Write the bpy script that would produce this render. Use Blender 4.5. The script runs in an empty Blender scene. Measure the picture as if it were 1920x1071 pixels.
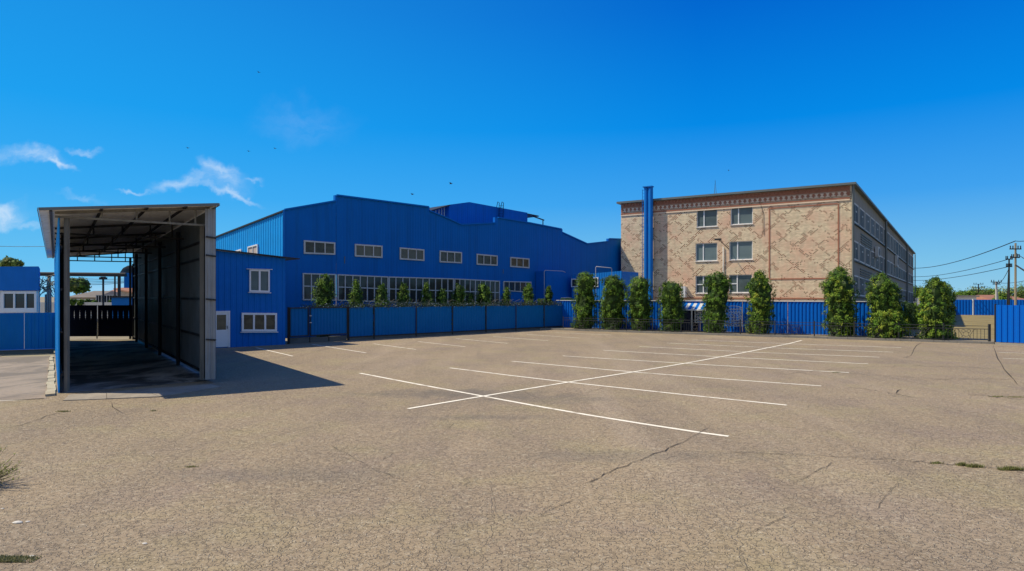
import bpy, math, random
from mathutils import Vector, noise
R = random.Random(7)
sc = bpy.context.scene
COL = sc.collection
F, H, HZ, CX = 1200.0, 2.7, 556.0, 960.0       # focal length (px of a 1920 frame), eye height, horizon row

# ------------------------------------------------------------------ helpers
def at(px, py, Y):
    return Vector(((px-CX)/F*Y, Y, H+(HZ-py)/F*Y))
def G(px, py):
    Y = H*F/(py-HZ)
    return Vector(((px-CX)/F*Y, Y, 0))
def V(x, y, z=0): return Vector((x, y, z))
ORG = {}
def tag(o, label=None, cat=None, group=None, kind=None):
    if label: o['label'] = label
    if cat: o['category'] = cat
    if group: o['group'] = group
    if kind: o['kind'] = kind
    return o
def thing(name, loc, label, cat, group=None):
    o = bpy.data.objects.new(name, None); COL.objects.link(o)
    o.empty_display_size = .3; o.location = loc; ORG[o.name] = Vector(loc)
    return tag(o, label, cat, group)
class MB:
    def __init__(s): s.v = []; s.f = []; s.c = []; s.mi = []
    def add(s, pts, faces, mi=0):
        b = len(s.v); s.v += [Vector(p) for p in pts]
        for f in faces: s.f.append(tuple(b+i for i in f)); s.mi.append(mi)
    def poly(s, *pts, mi=0): s.add(pts, [tuple(range(len(pts)))], mi)
    def box8(s, p, mi=0):   # p: 4 bottom, 4 top
        s.add(p, [(0,3,2,1),(4,5,6,7),(0,1,5,4),(1,2,6,5),(2,3,7,6),(3,0,4,7)], mi)
    def box(s, c, ax, ay, h, mi=0):   # c bottom centre, half axis vectors, height
        a, b, c, u = Vector(ax), Vector(ay), Vector(c), V(0,0,h)
        q = [c-a-b, c+a-b, c+a+b, c-a+b]; s.box8(q+[x+u for x in q], mi)
    def bar(s, p, q, w, h=None, mi=0):   # rectangular bar between two points
        p, q = Vector(p), Vector(q); h = h or w; d = (q-p).normalized()
        a = d.cross(V(0,0,1))
        a = V(1,0,0) if a.length < 1e-3 else a.normalized()
        b = a.cross(d).normalized(); a = a*w/2; b = b*h/2
        r = [p-a-b, p+a-b, p+a+b, p-a+b]; t = [x+(q-p) for x in r]; s.box8(r+t, mi)
    def tube(s, pts, r, n=8, r2=None, mi=0):
        pts = [Vector(p) for p in pts]; rings = []; b = len(s.v); m = len(pts)
        for i, p in enumerate(pts):
            d = (pts[min(i+1, m-1)]-pts[max(i-1, 0)]).normalized()
            a = d.cross(V(0,0,1)); a = V(1,0,0) if a.length < 1e-2 else a.normalized()
            c = a.cross(d).normalized(); rr = r if r2 is None else r+(r2-r)*i/max(1, m-1)
            for k in range(n):
                t = 2*math.pi*k/n; s.v.append(p+a*math.cos(t)*rr+c*math.sin(t)*rr)
        for i in range(m-1):
            for k in range(n):
                s.f.append((b+i*n+k, b+i*n+(k+1)%n, b+(i+1)*n+(k+1)%n, b+(i+1)*n+k)); s.mi.append(mi)
        s.f.append(tuple(b+k for k in reversed(range(n)))); s.mi.append(mi)
        s.f.append(tuple(b+(m-1)*n+k for k in range(n))); s.mi.append(mi)
    def build(s, name, mat, parent=None, uv=None, smooth=False, loc=None, kind=None):
        org = ORG[parent.name] if parent else (Vector(loc) if loc is not None else V(0,0,0))
        me = bpy.data.meshes.new(name); me.from_pydata([tuple(x-org) for x in s.v], [], s.f)
        mats = mat if isinstance(mat, (list, tuple)) else [mat]
        for m in mats: me.materials.append(m)
        if len(mats) > 1: me.polygons.foreach_set('material_index', s.mi)
        if uv is not None:
            A, d = uv; l = me.uv_layers.new(name='UVMap')
            for lp in me.loops:
                w = s.v[lp.vertex_index]; l.data[lp.index].uv = ((w-A).dot(d), w.z)
        if s.c:
            ca = me.color_attributes.new('Col', 'FLOAT_COLOR', 'POINT')
            ca.data.foreach_set('color', [x for c in s.c for x in c])
        if smooth: me.polygons.foreach_set('use_smooth', [True]*len(me.polygons))
        o = bpy.data.objects.new(name, me); COL.objects.link(o); ORG[o.name] = org
        if parent: o.parent = parent
        elif loc is not None: o.location = loc
        if kind: o['kind'] = kind
        return o
class Wall:   # vertical plane through A with horizontal direction d; n points at the viewer's side
    def __init__(s, A, B=None, d=None):
        s.A = Vector((A[0], A[1], 0)); s.d = (Vector((B[0], B[1], 0))-s.A).normalized() if B is not None else Vector(d).normalized()
        s.n = V(s.d.y, -s.d.x)
        if s.n.dot(-s.A) < 0: s.n = -s.n
        s.L = (Vector((B[0], B[1], 0))-s.A).length if B is not None else 0
    def s_at(s, px):
        k = (px-CX)/F; return (k*s.A.y-s.A.x)/(s.d.x-k*s.d.y)
    def sz(s, px, py):
        t = s.s_at(px); Y = s.A.y+s.d.y*t; return t, H+(HZ-py)/F*Y
    def p(s, t, z, o=0): return s.A+s.d*t+V(0,0,z)+s.n*o
    def off(s, o): w = Wall(s.A+s.n*o, d=s.d); w.n = s.n; w.L = s.L; return w
def interp(pts, x):
    if x <= pts[0][0]: return pts[0][1]
    for (a, b), (c, d) in zip(pts, pts[1:]):
        if x <= c: return b if c-a < 1e-6 else b+(d-b)*(x-a)/(c-a)
    return pts[-1][1]
def corrugated(mb, W, s0, s1, z0, z1, pitch=.2, depth=.03, o=0.0, back=True):
    """trapezoid sheet along a wall line; z1 number or list of (s,z)"""
    n = max(1, int((s1-s0)/pitch)); step = (s1-s0)/n; pr = []
    for i in range(n):
        a = s0+i*step
        pr += [(a, 0), (a+.38*step, 0), (a+.5*step, depth), (a+.88*step, depth)]
    pr.append((s1, 0)); b = len(mb.v)
    zt = (lambda t: interp(z1, t)) if isinstance(z1, list) else (lambda t: z1)
    zb = (lambda t: interp(z0, t)) if isinstance(z0, list) else (lambda t: z0)
    th = .012
    for t, q in pr:
        for k in (0, th):
            mb.v.append(W.p(t, zb(t), o+q-k)); mb.v.append(W.p(t, zt(t), o+q-k))
    for i in range(len(pr)-1):
        a = b+4*i
        for f in ((a, a+4, a+5, a+1), (a+6, a+2, a+3, a+7), (a+1, a+5, a+7, a+3)):
            mb.f.append(f); mb.mi.append(0)
def holed(mb, W, s0, s1, z0, z1, holes, th=.3, o=0, reveal=.18):
    """front sheet of a wall with rectangular openings (s0,s1,z0,z1), their reveals, and the wall's back"""
    ss = sorted({s0, s1} | {h[0] for h in holes} | {h[1] for h in holes}); zs = sorted({z0, z1} | {h[2] for h in holes} | {h[3] for h in holes})
    for a, b in zip(ss, ss[1:]):
        for c, d in zip(zs, zs[1:]):
            m, n = (a+b)/2, (c+d)/2
            if any(h[0] < m < h[1] and h[2] < n < h[3] for h in holes): continue
            mb.poly(W.p(a, c, o), W.p(b, c, o), W.p(b, d, o), W.p(a, d, o))
            if th <= .08: mb.poly(W.p(a, c, o-th), W.p(a, d, o-th), W.p(b, d, o-th), W.p(b, c, o-th))
    r = min(reveal, th)
    for h in holes:
        q = [(h[0], h[2]), (h[1], h[2]), (h[1], h[3]), (h[0], h[3])]
        for (a, b), (c, d) in zip(q, q[1:]+q[:1]):
            mb.poly(W.p(a, b, o), W.p(a, b, o-r), W.p(c, d, o-r), W.p(c, d, o))
def window(parent, W, quad, cols, rows, frame_m, glass_m, o=.0, fw=.07, bw=.05, proud=.05, name='window', pane='pane', sill=None, sill_m=None):
    """quad: (s,z) bl, br, tr, tl ; cols/rows: fractions of the inner bars"""
    bl, br, tr, tl = [Vector((a, b, 0)) for a, b in quad]
    def q(u, v): return (bl*(1-u)+br*u)*(1-v)+(tl*(1-u)+tr*u)*v
    w = ((br-bl).length+(tr-tl).length)/2; h = ((tl-bl).length+(tr-br).length)/2; m = MB()
    def blk(u0, v0, u1, v1, z0, z1):
        c = [q(u0, v0), q(u1, v0), q(u1, v1), q(u0, v1)]
        m.box8([W.p(k.x, k.y, o+z0) for k in c]+[W.p(k.x, k.y, o+z1) for k in c])
    a, b = fw/w, fw/h
    blk(0, 0, a, 1, 0, proud); blk(1-a, 0, 1, 1, 0, proud); blk(a, 0, 1-a, b, 0, proud); blk(a, 1-b, 1-a, 1, 0, proud)
    for c in cols: blk(c-bw/w/2, b, c+bw/w/2, 1-b, 0, proud-.006)
    for r in rows:
        if isinstance(r, tuple): blk(r[1], r[0]-bw/h/2, r[2], r[0]+bw/h/2, 0, proud-.01)
        else: blk(a, r-bw/h/2, 1-a, r+bw/h/2, 0, proud-.01)
    f = m.build(name, frame_m, parent); g = MB(); c = [q(a*.6, b*.6), q(1-a*.6, b*.6), q(1-a*.6, 1-b*.6), q(a*.6, 1-b*.6)]
    g.box8([W.p(k.x, k.y, o+.004) for k in c]+[W.p(k.x, k.y, o+.016) for k in c])
    g.build(pane, glass_m, f)
    if sill:
        k = MB(); k.box8([W.p(bl.x-.06, bl.y-.06, o), W.p(br.x+.06, br.y-.06, o), W.p(br.x+.06, br.y-.06, o+sill), W.p(bl.x-.06, bl.y-.06, o+sill)]+
               [W.p(bl.x-.06, bl.y-.012, o), W.p(br.x+.06, br.y-.012, o), W.p(br.x+.06, br.y-.02, o+sill), W.p(bl.x-.06, bl.y-.02, o+sill)])
        k.build('sill', sill_m or frame_m, f)
    return f
def pquad(W, *pp): return [W.sz(*p) for p in pp]

# ------------------------------------------------------------------ materials
class N:
    def __init__(s, name):
        s.m = bpy.data.materials.new(name); s.m.use_nodes = True; s.t = s.m.node_tree
        s.b = s.t.nodes['Principled BSDF']
    def n(s, typ, **kw):
        x = s.t.nodes.new(typ)
        for k, v in kw.items():
            if k[0] == '_': setattr(x, k[1:], v)
            else: s.set(x, k, v)
        return x
    def set(s, node, k, v):
        sock = node.inputs[int(k[1:])] if k[0] == 'i' and k[1:].isdigit() else node.inputs[k.replace('_', ' ')]
        if isinstance(v, bpy.types.NodeSocket): s.t.links.new(v, sock)
        else: sock.default_value = v
    def math(s, op, a, b=0.0, c=None, clamp=False):
        x = s.n('ShaderNodeMath', _operation=op, _use_clamp=clamp, i0=a, i1=b)
        if c is not None: s.set(x, 'i2', c)
        return x.outputs[0]
    def mix(s, f, a, b, blend='MIX'):
        x = s.n('ShaderNodeMix', _data_type='RGBA', _blend_type=blend); s.set(x, 'i0', f)
        for i, v in ((6, a), (7, b)):
            if isinstance(v, bpy.types.NodeSocket): s.t.links.new(v, x.inputs[i])
            else: x.inputs[i].default_value = (*v, 1) if len(v) == 3 else v
        return x.outputs[2]
    def ramp(s, f, a, b, lo=0.0, hi=1.0):
        x = s.n('ShaderNodeMapRange', i0=f, i1=a, i2=b, i3=lo, i4=hi); return x.outputs[0]
    def noise(s, vec, scale, detail=4, rough=.55, dist=0.0):
        x = s.n('ShaderNodeTexNoise', Scale=scale, Detail=detail, Roughness=rough, Distortion=dist)
        if vec is not None: s.set(x, 'Vector', vec)
        return x.outputs[0]
    def obj(s): return s.n('ShaderNodeTexCoord').outputs['Object']
    def pos(s): return s.n('ShaderNodeNewGeometry').outputs['Position']
    def scalev(s, vec, sx, sy, sz):
        return s.n('ShaderNodeMapping', Vector=vec, Scale=(sx, sy, sz)).outputs[0]
    def out(s, col=None, rough=None, bump=None, strength=.3, dist=.01, **kw):
        if col is not None:
            s.set(s.b, 'Base Color', (*col, 1) if isinstance(col, tuple) and len(col) == 3 else col)
        if rough is not None: s.set(s.b, 'Roughness', rough)
        for k, v in kw.items(): s.set(s.b, k, v)
        if bump is not None:
            b = s.n('ShaderNodeBump', Height=bump, Strength=strength, Distance=dist); s.set(s.b, 'Normal', b.outputs[0])
        return s.m
def painted(name, col, rough=.5, var=.25, dirt=(.25,.22,.18), dirtamt=.12, metal=0., scale=1.2, streak=True, spec=.3):
    m = N(name); p = m.pos()
    a = m.noise(p, scale, 5, .6); c = m.mix(m.ramp(a, .3, .7, 0, var), col, tuple(x*.55 for x in col))
    v = m.scalev(p, 5, 5, .35) if streak else p
    d = m.noise(v, 1.3, 5, .65); c = m.mix(m.ramp(d, .52, .8, 0, dirtamt*2), c, dirt)
    g = m.noise(p, 40, 2); c = m.mix(m.ramp(g, .3, .7, 0, .1), c, tuple(min(1, x*1.3+.01) for x in col))
    m.set(m.b, 'Specular IOR Level', spec)
    return m.out(c, m.ramp(a, .3, .7, rough-.08, rough+.1), g, .1, .01, Metallic=metal)
M = {}
BLUE = (.0, .135, .50)
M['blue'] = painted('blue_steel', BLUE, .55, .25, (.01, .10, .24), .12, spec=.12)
M['blue_fence'] = painted('blue_fence_steel', (.0, .125, .36), .55, .2, (.01, .12, .25), .12, spec=.12)
M['blue_pale'] = painted('blue_cladding', (.006, .17, .56), .5, .25, (.04, .18, .38), .12, spec=.15)
M['blue_side'] = painted('side_blue_cladding', (.01, .32, .80), .5, .3, (.06, .26, .5), .2, spec=.15)  # blue of the side walls, lighter than the hall front
M['blue_sunlit'] = painted('sunlit_blue_sheet', (.0, .12, .56), .5, .15, (.01, .13, .35), .1, spec=.12)  # fence blue again, brightened to put sunlight into the colour
M['navy'] = painted('navy_paint', (.002, .005, .018), .7, .2, (.01, .01, .02), .1, spec=.05)
M['white'] = painted('white_plastic', (.72, .74, .76), .4, .08, (.4, .38, .33), .08)
M['offwhite'] = painted('old_white_paint', (.52, .52, .5), .6, .2, (.25, .22, .18), .2)
M['grey_metal'] = painted('galvanised_sheet', (.15, .175, .175), .5, .35, (.10, .085, .065), .3, .1)
M['pale_metal'] = painted('pale_galvanised_sheet', (.27, .29, .30), .5, .5, (.14, .10, .07), .4, .1)
M['roof_metal'] = painted('galvanised_roof', (.80, .80, .75), .5, .3, (.3, .18, .1), .35, 0)
M['dark_steel'] = painted('dark_steel', (.025, .026, .028), .55, .3, (.12, .06, .03), .2)
M['post'] = painted('weathered_concrete_post', (.21, .20, .17), .8, .6, (.06, .04, .03), .45)
M['rail'] = painted('railing_paint', (.045, .048, .05), .5, .3, (.16, .09, .05), .2)
M['concrete'] = painted('concrete', (.33, .31, .27), .85, .35, (.15, .13, .1), .25, streak=False)
M['plinth'] = painted('plinth_concrete', (.11, .12, .12), .85, .4, (.05, .05, .04), .3, streak=False)
M['kerb'] = painted('kerb_stone', (.24, .225, .2), .85, .4, (.1, .09, .07), .3, streak=False)
M['kerb_yellow'] = painted('yellowed_kerb_stone', (.42, .36, .25), .85, .4, (.16, .12, .08), .35, streak=False, scale=5)
M['bark'] = painted('bark', (.09, .065, .045), .9, .5)
M['wood'] = painted('pole_wood', (.33, .28, .2), .9, .4, (.12, .09, .06), .2)
M['wire'] = painted('wire', (.02, .02, .022), .6)
M['redroof'] = painted('tiled_roof', (.3, .14, .09), .85, .4, (.15, .1, .07), .2, streak=False)
M['greyroof'] = painted('slate_roof', (.17, .15, .13), .85, .4, streak=False)
M['plaster'] = painted('cream_plaster', (.5, .42, .33), .85, .3)
M['curtain'] = painted('curtain_blind', (.5, .43, .4), .8, .3)
M['stone'] = painted('pale_pebble', (.6, .57, .5), .8, .3, streak=False, scale=9)
M['redbrick'] = painted('red_brick_trim', (.42, .18, .11), .9, .5, (.2, .1, .07), .3, streak=False, scale=6)
M['palebrick'] = painted('pale_brick_trim', (.80, .62, .46), .9, .3, (.4, .25, .18), .2, streak=False, scale=6)
M['bird'] = painted('bird_feathers', (.03, .03, .035), .8)
def glass(name, col, rough=.06, scale=1.2, var=.7, col2=None, spec=.35):
    m = N(name); p = m.pos(); a = m.noise(m.scalev(p, 1, 1, 1.6), scale, 4, .6)
    c = m.mix(m.ramp(a, .38, .62), col, col2 or tuple(x*(1-var) for x in col))
    rd = m.n('ShaderNodeObjectInfo').outputs['Random']; c = m.mix(m.ramp(rd, .45, 1, 0, .45), c, tuple(min(.5, x*2.6+.01) for x in col))
    m.set(m.b, 'Specular IOR Level', spec)
    return m.out(c, rough)
M['glass_dark'] = glass('dark_window_glass', (.022, .03, .035), .08, .8, .7, (.045, .04, .034))
M['glass_brown'] = glass('brown_reflection_glass', (.075, .068, .045), .2, 2.0, .7, (.028, .026, .02))  # brownish reflection is put into the pane colour
M['glass_sky'] = glass('office_window_glass', (.10, .135, .14), .08, .5, .3, (.07, .095, .1))  # grey-teal sky reflection is put into the pane colour
M['glass_side'] = glass('shaded_window_glass', (.022, .035, .045), .5, .9, .4, (.006, .01, .014), .02)
def leaf_mat(name, tint=(1, 1, 1)):
    m = N(name); c = m.n('ShaderNodeVertexColor', _layer_name='Col').outputs[0]
    c = m.mix(1.0, c, (*tint, 1), 'MULTIPLY'); m.out(c, .6)
    m.set(m.b, 'Specular IOR Level', .2)
    t = m.n('ShaderNodeBsdfTranslucent', Color=c); x = m.n('ShaderNodeMixShader', i0=.22, i1=m.b.outputs[0], i2=t.outputs[0])
    m.t.links.new(x.outputs[0], m.t.nodes['Material Output'].inputs[0]); return m.m
M['leaf'] = leaf_mat('foliage')

def asphalt():
    m = N('sun_bleached_asphalt'); p = m.pos()
    big = m.noise(p, .055, 5, .6, .6); mid = m.noise(m.scalev(p, 1, .55, 1), .45, 6, .62, .3); fine = m.noise(p, 38, 3, .7); grit = m.noise(p, 110, 2, .8)
    c = m.mix(m.ramp(big, .35, .65), (.288, .218, .128), (.385, .29, .178))
    c = m.mix(m.ramp(mid, .42, .66, 0, .75), c, (.235, .178, .118))
    c = m.mix(m.ramp(m.noise(p, .5, 4, .6), .5, .66, 0, .55), c, (.335, .275, .135)); c = m.mix(m.ramp(m.noise(p, .37, 4, .65, .5), .52, .68, 0, .5), c, (.24, .175, .135))
    sw = m.n('ShaderNodeMapping', Vector=p, Rotation=(0, 0, math.radians(-38)), Scale=(.55, .05, 1)).outputs[0]
    c = m.mix(m.ramp(m.noise(sw, 1.0, 5, .6, .4), .5, .68, 0, .4), c, (.43, .335, .23))      # tyre-polished lanes
    sw = m.n('ShaderNodeMapping', Vector=p, Rotation=(0, 0, math.radians(25)), Scale=(.9, .08, 1)).outputs[0]
    c = m.mix(m.ramp(m.noise(sw, 1.0, 5, .65, .6), .56, .72, 0, .35), c, (.17, .13, .095))
    c = m.mix(m.ramp(fine, .46, .68, 0, .5), c, (.13, .105, .075)); c = m.mix(m.ramp(m.noise(p, 21, 3, .8), .58, .72, 0, .5), c, (.60, .52, .38))
    sp = m.n('ShaderNodeTexVoronoi', Vector=p, Scale=26.0, Randomness=1.0); g = m.ramp(sp.outputs['Distance'], .10, .2, 1, 0)
    keep = m.ramp(m.n('ShaderNodeSeparateColor', Color=sp.outputs['Color']).outputs[0], .72, .76)
    c = m.mix(m.math('MULTIPLY', g, m.math('MULTIPLY', keep, .8)), c, (.74, .66, .52))
    c = m.mix(m.ramp(grit, .58, .8, 0, .4), c, (.07, .06, .05))
    # hairline crazing: voronoi edges broken up by noise
    wob = m.n('ShaderNodeVectorMath', _operation='ADD', i0=p, i1=m.n('ShaderNodeVectorMath', _operation='SCALE', i0=m.n('ShaderNodeTexNoise', Vector=p, Scale=3.5, Detail=4.0).outputs['Color'], Scale=.35).outputs[0]).outputs[0]
    cz = None
    for sc_, wd, thr in ((15.0, .10, .44), (6.0, .05, .54), (2.3, .012, .55), (.32, .003, .42)):
        e = m.n('ShaderNodeTexVoronoi', _feature='DISTANCE_TO_EDGE', Vector=wob, Scale=sc_).outputs['Distance']
        gate = m.ramp(m.noise(p, sc_*.8+.6, 3), thr, thr+.08); k = m.math('MULTIPLY', m.ramp(e, 0, wd, 1, 0), gate)
        cz = k if cz is None else m.math('MAXIMUM', cz, k)
    c = m.mix(m.math('MULTIPLY', cz, .3), c, (.06, .05, .04))
    lt = m.n('ShaderNodeTexVoronoi', _feature='DISTANCE_TO_EDGE', Vector=m.scalev(wob, 1.13, 1.13, 1), Scale=13.0).outputs['Distance']
    c = m.mix(m.math('MULTIPLY', m.ramp(lt, 0, .08, .42, 0), m.ramp(m.noise(p, 7.0, 3), .5, .6)), c, (.58, .52, .38))
    for px, py, rx, ry, amt in ((860, 738, 3.0, 1.0, .55), (1010, 748, 2.6, .9, .4), (905, 783, 2.2, .35, .35), (540, 890, 2.0, .5, .3), (1160, 855, 2.4, .45, .3)):
        q = G(px, py); s = m.n('ShaderNodeMapping', Vector=p, Location=(-q.x/rx, -q.y/ry, 0), Scale=(1/rx, 1/ry, 0)).outputs[0]
        l = m.n('ShaderNodeVectorMath', _operation='LENGTH', i0=s).outputs['Value']
        l = m.math('ADD', l, m.math('MULTIPLY', m.math('SUBTRACT', m.noise(p, 1.6, 4), .5), 1.6))
        c = m.mix(m.ramp(l, .3, 1.1, amt, 0), c, (.105, .095, .082))
    h = m.math('ADD', m.math('MULTIPLY', fine, .6), m.math('ADD', m.math('MULTIPLY', grit, .5), m.math('MULTIPLY', cz, -1.2)))
    return m.out(c, .9, h, .8, .016)
M['asphalt'] = asphalt()
def slabmat(name, c1, c2, c3, sc_=.5):
    m = N(name); p = m.pos(); a = m.noise(m.scalev(p, 1, .6, 1), sc_, 6, .65, .8); b = m.noise(p, 9, 4, .7)
    c = m.mix(m.ramp(a, .42, .58), c1, c2); c = m.mix(m.ramp(b, .5, .8, 0, .6), c, c3)
    return m.out(c, .85, b, .3, .01)
M['slab'] = slabmat('oily_concrete', (.045, .045, .04), (.42, .40, .36), (.03, .03, .03), .45)
M['apron'] = slabmat('apron_concrete', (.30, .26, .20), (.22, .19, .15), (.15, .13, .1), .8)
M['yard'] = slabmat('patched_concrete', (.15, .12, .09), (.27, .21, .155), (.09, .07, .05), .6)
M['soil'] = slabmat('dry_soil', (.20, .16, .10), (.27, .22, .13), (.10, .10, .05), .4)
M['lawn'] = slabmat('dry_grass_ground', (.19, .145, .05), (.25, .195, .07), (.08, .11, .03), .5)
def worn():
    m = N('worn_road_paint'); p = m.pos(); a = m.ramp(m.noise(p, 2.2, 6, .75), .50, .66, 0, .8); b = m.ramp(m.noise(p, 30, 3, .8), .55, .68, 0, .55)
    c = m.mix(m.math('MAXIMUM', a, b), (.82, .76, .62), (.36, .29, .2)); return m.out(c, .8)
M['line'] = worn()
M['crack'] = painted('crack_tar', (.045, .038, .03), .95, .3, streak=False)
def cladding(name, col, pitch=.25, amt=.5):   # cladding whose shallow ribs are too fine to mesh over the whole facade
    m = N(name); uv = m.n('ShaderNodeTexCoord').outputs['UV']; x = m.n('ShaderNodeSeparateXYZ', Vector=uv).outputs[0]; p = m.pos()
    a = m.noise(p, .35, 5, .6); c = m.mix(m.ramp(a, .35, .7, 0, .45), col, tuple(k*.72 for k in col))
    d = m.noise(m.scalev(p, 4, 4, .2), 1.0, 4, .6); c = m.mix(m.ramp(d, .5, .75, 0, .22), c, (.01, .13, .30)); e_ = m.noise(m.scalev(p, 2.5, 2.5, .12), .8, 5, .7); c = m.mix(m.ramp(e_, .5, .62, 0, .3), c, tuple(k*.6 for k in col))
    fr = m.math('FRACT', m.math('DIVIDE', x, pitch)); rib = m.math('MULTIPLY', m.ramp(fr, .35, .5), m.ramp(fr, .88, 1.0, 1, 0))
    seam = m.math('LESS_THAN', m.math('FRACT', m.math('DIVIDE', x, 1.15)), .012)
    c = m.mix(m.math('MULTIPLY', seam, .55), c, tuple(k*.4 for k in col))
    m.set(m.b, 'Specular IOR Level', .12)
    return m.out(c, .55, rib, amt, .02)
M['hall'] = cladding('hall_cladding', (.0, .13, .46), .25, .2)
def brick():
    m = N('patterned_silicate_brick'); uv = m.n('ShaderNodeTexCoord').outputs['UV']
    sp = m.n('ShaderNodeSeparateXYZ', Vector=uv); u, v = sp.outputs[0], sp.outputs[1]
    bw, ch = .215, .095
    j = m.math('FLOOR', m.math('DIVIDE', v, ch)); odd = m.math('PINGPONG', j, 1.0)
    ub = m.math('ADD', m.math('DIVIDE', u, bw), m.math('MULTIPLY', odd, .5)); i = m.math('FLOOR', ub)
    fu = m.math('FRACT', ub); fv = m.math('FRACT', m.math('DIVIDE', v, ch))
    ctr = m.n('ShaderNodeCombineXYZ', i0=m.math('SUBTRACT', i, m.math('MULTIPLY', odd, .5)), i1=j).outputs[0]
    rnd = m.n('ShaderNodeTexWhiteNoise', Vector=ctr).outputs['Value']
    xi = m.math('SUBTRACT', i, m.math('MULTIPLY', odd, .5)); jy = m.math('MULTIPLY', j, .5)
    low = m.n('ShaderNodeTexNoise', Vector=m.scalev(ctr, .035, .03, 1), Scale=2.2, Detail=2.0).outputs[0]
    def band(e, P, w):
        q = m.math('ABSOLUTE', m.math('SUBTRACT', m.math('MULTIPLY', m.math('FRACT', m.math('DIVIDE', e, P)), P), P/2)); return m.math('LESS_THAN', q, w)
    jit = m.math('MULTIPLY', m.math('FLOOR', m.math('MULTIPLY', low, 9)), 3)
    a = band(m.math('ADD', m.math('ADD', xi, jy), 4.0), 9.0, 1.3); b = band(m.math('ADD', m.math('SUBTRACT', xi, jy), 334.0), 10.0, 1.3)
    g1 = m.math('GREATER_THAN', m.n('ShaderNodeTexNoise', Vector=m.scalev(ctr, .11, .06, 1), Scale=1.9, Detail=4.0, Distortion=1.2).outputs[0], .47)
    g2 = m.math('GREATER_THAN', m.n('ShaderNodeTexNoise', Vector=m.scalev(ctr, .09, .07, 5), Scale=2.0, Detail=4.0, Distortion=1.2).outputs[0], .47)
    chk = m.math('GREATER_THAN', m.math('SUBTRACT', 1.0, odd), .5)
    lat = m.math('MAXIMUM', m.math('MULTIPLY', a, g1), m.math('MULTIPLY', b, g2))
    lat = m.math('MULTIPLY', lat, m.math('GREATER_THAN', rnd, .30))
    half = m.math('LESS_THAN', fu, .5)
    lat = m.math('MULTIPLY', lat, half)
    c = m.mix(m.ramp(rnd, 0, 1), (.88, .73, .50), (.66, .53, .36))
    c = m.mix(m.ramp(m.n('ShaderNodeTexNoise', Vector=uv, Scale=.32, Detail=4.0, Roughness=.65).outputs[0], .44, .66, 0, .8), c, (.80, .47, .33))
    c = m.mix(m.ramp(m.n('ShaderNodeTexWhiteNoise', Vector=m.n('ShaderNodeCombineXYZ', i1=j).outputs[0]).outputs['Value'], 0, 1, 0, .28), c, (.45, .34, .24))
    c = m.mix(m.ramp(m.n('ShaderNodeTexNoise', Vector=m.scalev(uv, 3, .5, 1), Scale=.9, Detail=4.0).outputs[0], .5, .8, 0, .35), c, (.36, .34, .25))
    c = m.mix(m.math('MULTIPLY', lat, .82), c, m.mix(m.math('GREATER_THAN', rnd, .6), (.10, .062, .04), (.24, .085, .05)))
    mort = m.math('MAXIMUM', m.math('LESS_THAN', fv, .14), m.math('LESS_THAN', fu, .06))
    c = m.mix(m.math('MULTIPLY', mort, .6), c, (.30, .235, .17))
    m.set(m.b, 'Specular IOR Level', .15)
    return m.out(c, .9, m.math('MULTIPLY', mort, -1.0), .3, .01)
M['brick'] = brick()
M['shaded_brick'] = painted('shaded_side_brick', (.27, .265, .235), .9, .35, (.14, .13, .11), .3, spec=.1)  # front brick greyed and darkened, the side wall's shade put into its colour

# ------------------------------------------------------------------ camera, light, sky
cam = bpy.data.cameras.new('camera'); co = bpy.data.objects.new('camera', cam); COL.objects.link(co); sc.camera = co
co.location = (0, 0, H); co.rotation_euler = (math.pi/2, 0, 0)
cam.sensor_width = 36; cam.lens = 36*F/1920; cam.shift_y = (HZ-535.5)/1920; cam.clip_end = 6000; cam.clip_start = .1
SUN = V(-.715, .06, 1).normalized()
sl = bpy.data.lights.new('sun', 'SUN'); so = bpy.data.objects.new('sun', sl); COL.objects.link(so)
sl.energy = 4.9; sl.angle = math.radians(.5); sl.color = (1, .89, .69); so.rotation_euler = (-SUN).to_track_quat('-Z', 'Y').to_euler(); so.location = (-20, 5, 40)
w = bpy.data.worlds.new('World'); sc.world = w; w.use_nodes = True; nt = w.node_tree; nt.nodes.clear()
wn = N.__new__(N); wn.t = nt
sky = wn.n('ShaderNodeTexSky', _sky_type='NISHITA', _sun_disc=False, _sun_elevation=math.asin(SUN.z), _sun_rotation=math.atan2(SUN.x, SUN.y), _altitude=200, _air_density=1.0, _dust_density=.35, _ozone_density=2.2)
d = wn.n('ShaderNodeTexCoord').outputs['Generated']; xyz = wn.n('ShaderNodeSeparateXYZ', Vector=d)
z = xyz.outputs[2]
hs = wn.n('ShaderNodeHueSaturation', Hue=.5, Saturation=1.32, Value=1.0, Color=sky.outputs[0]).outputs[0]
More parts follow.
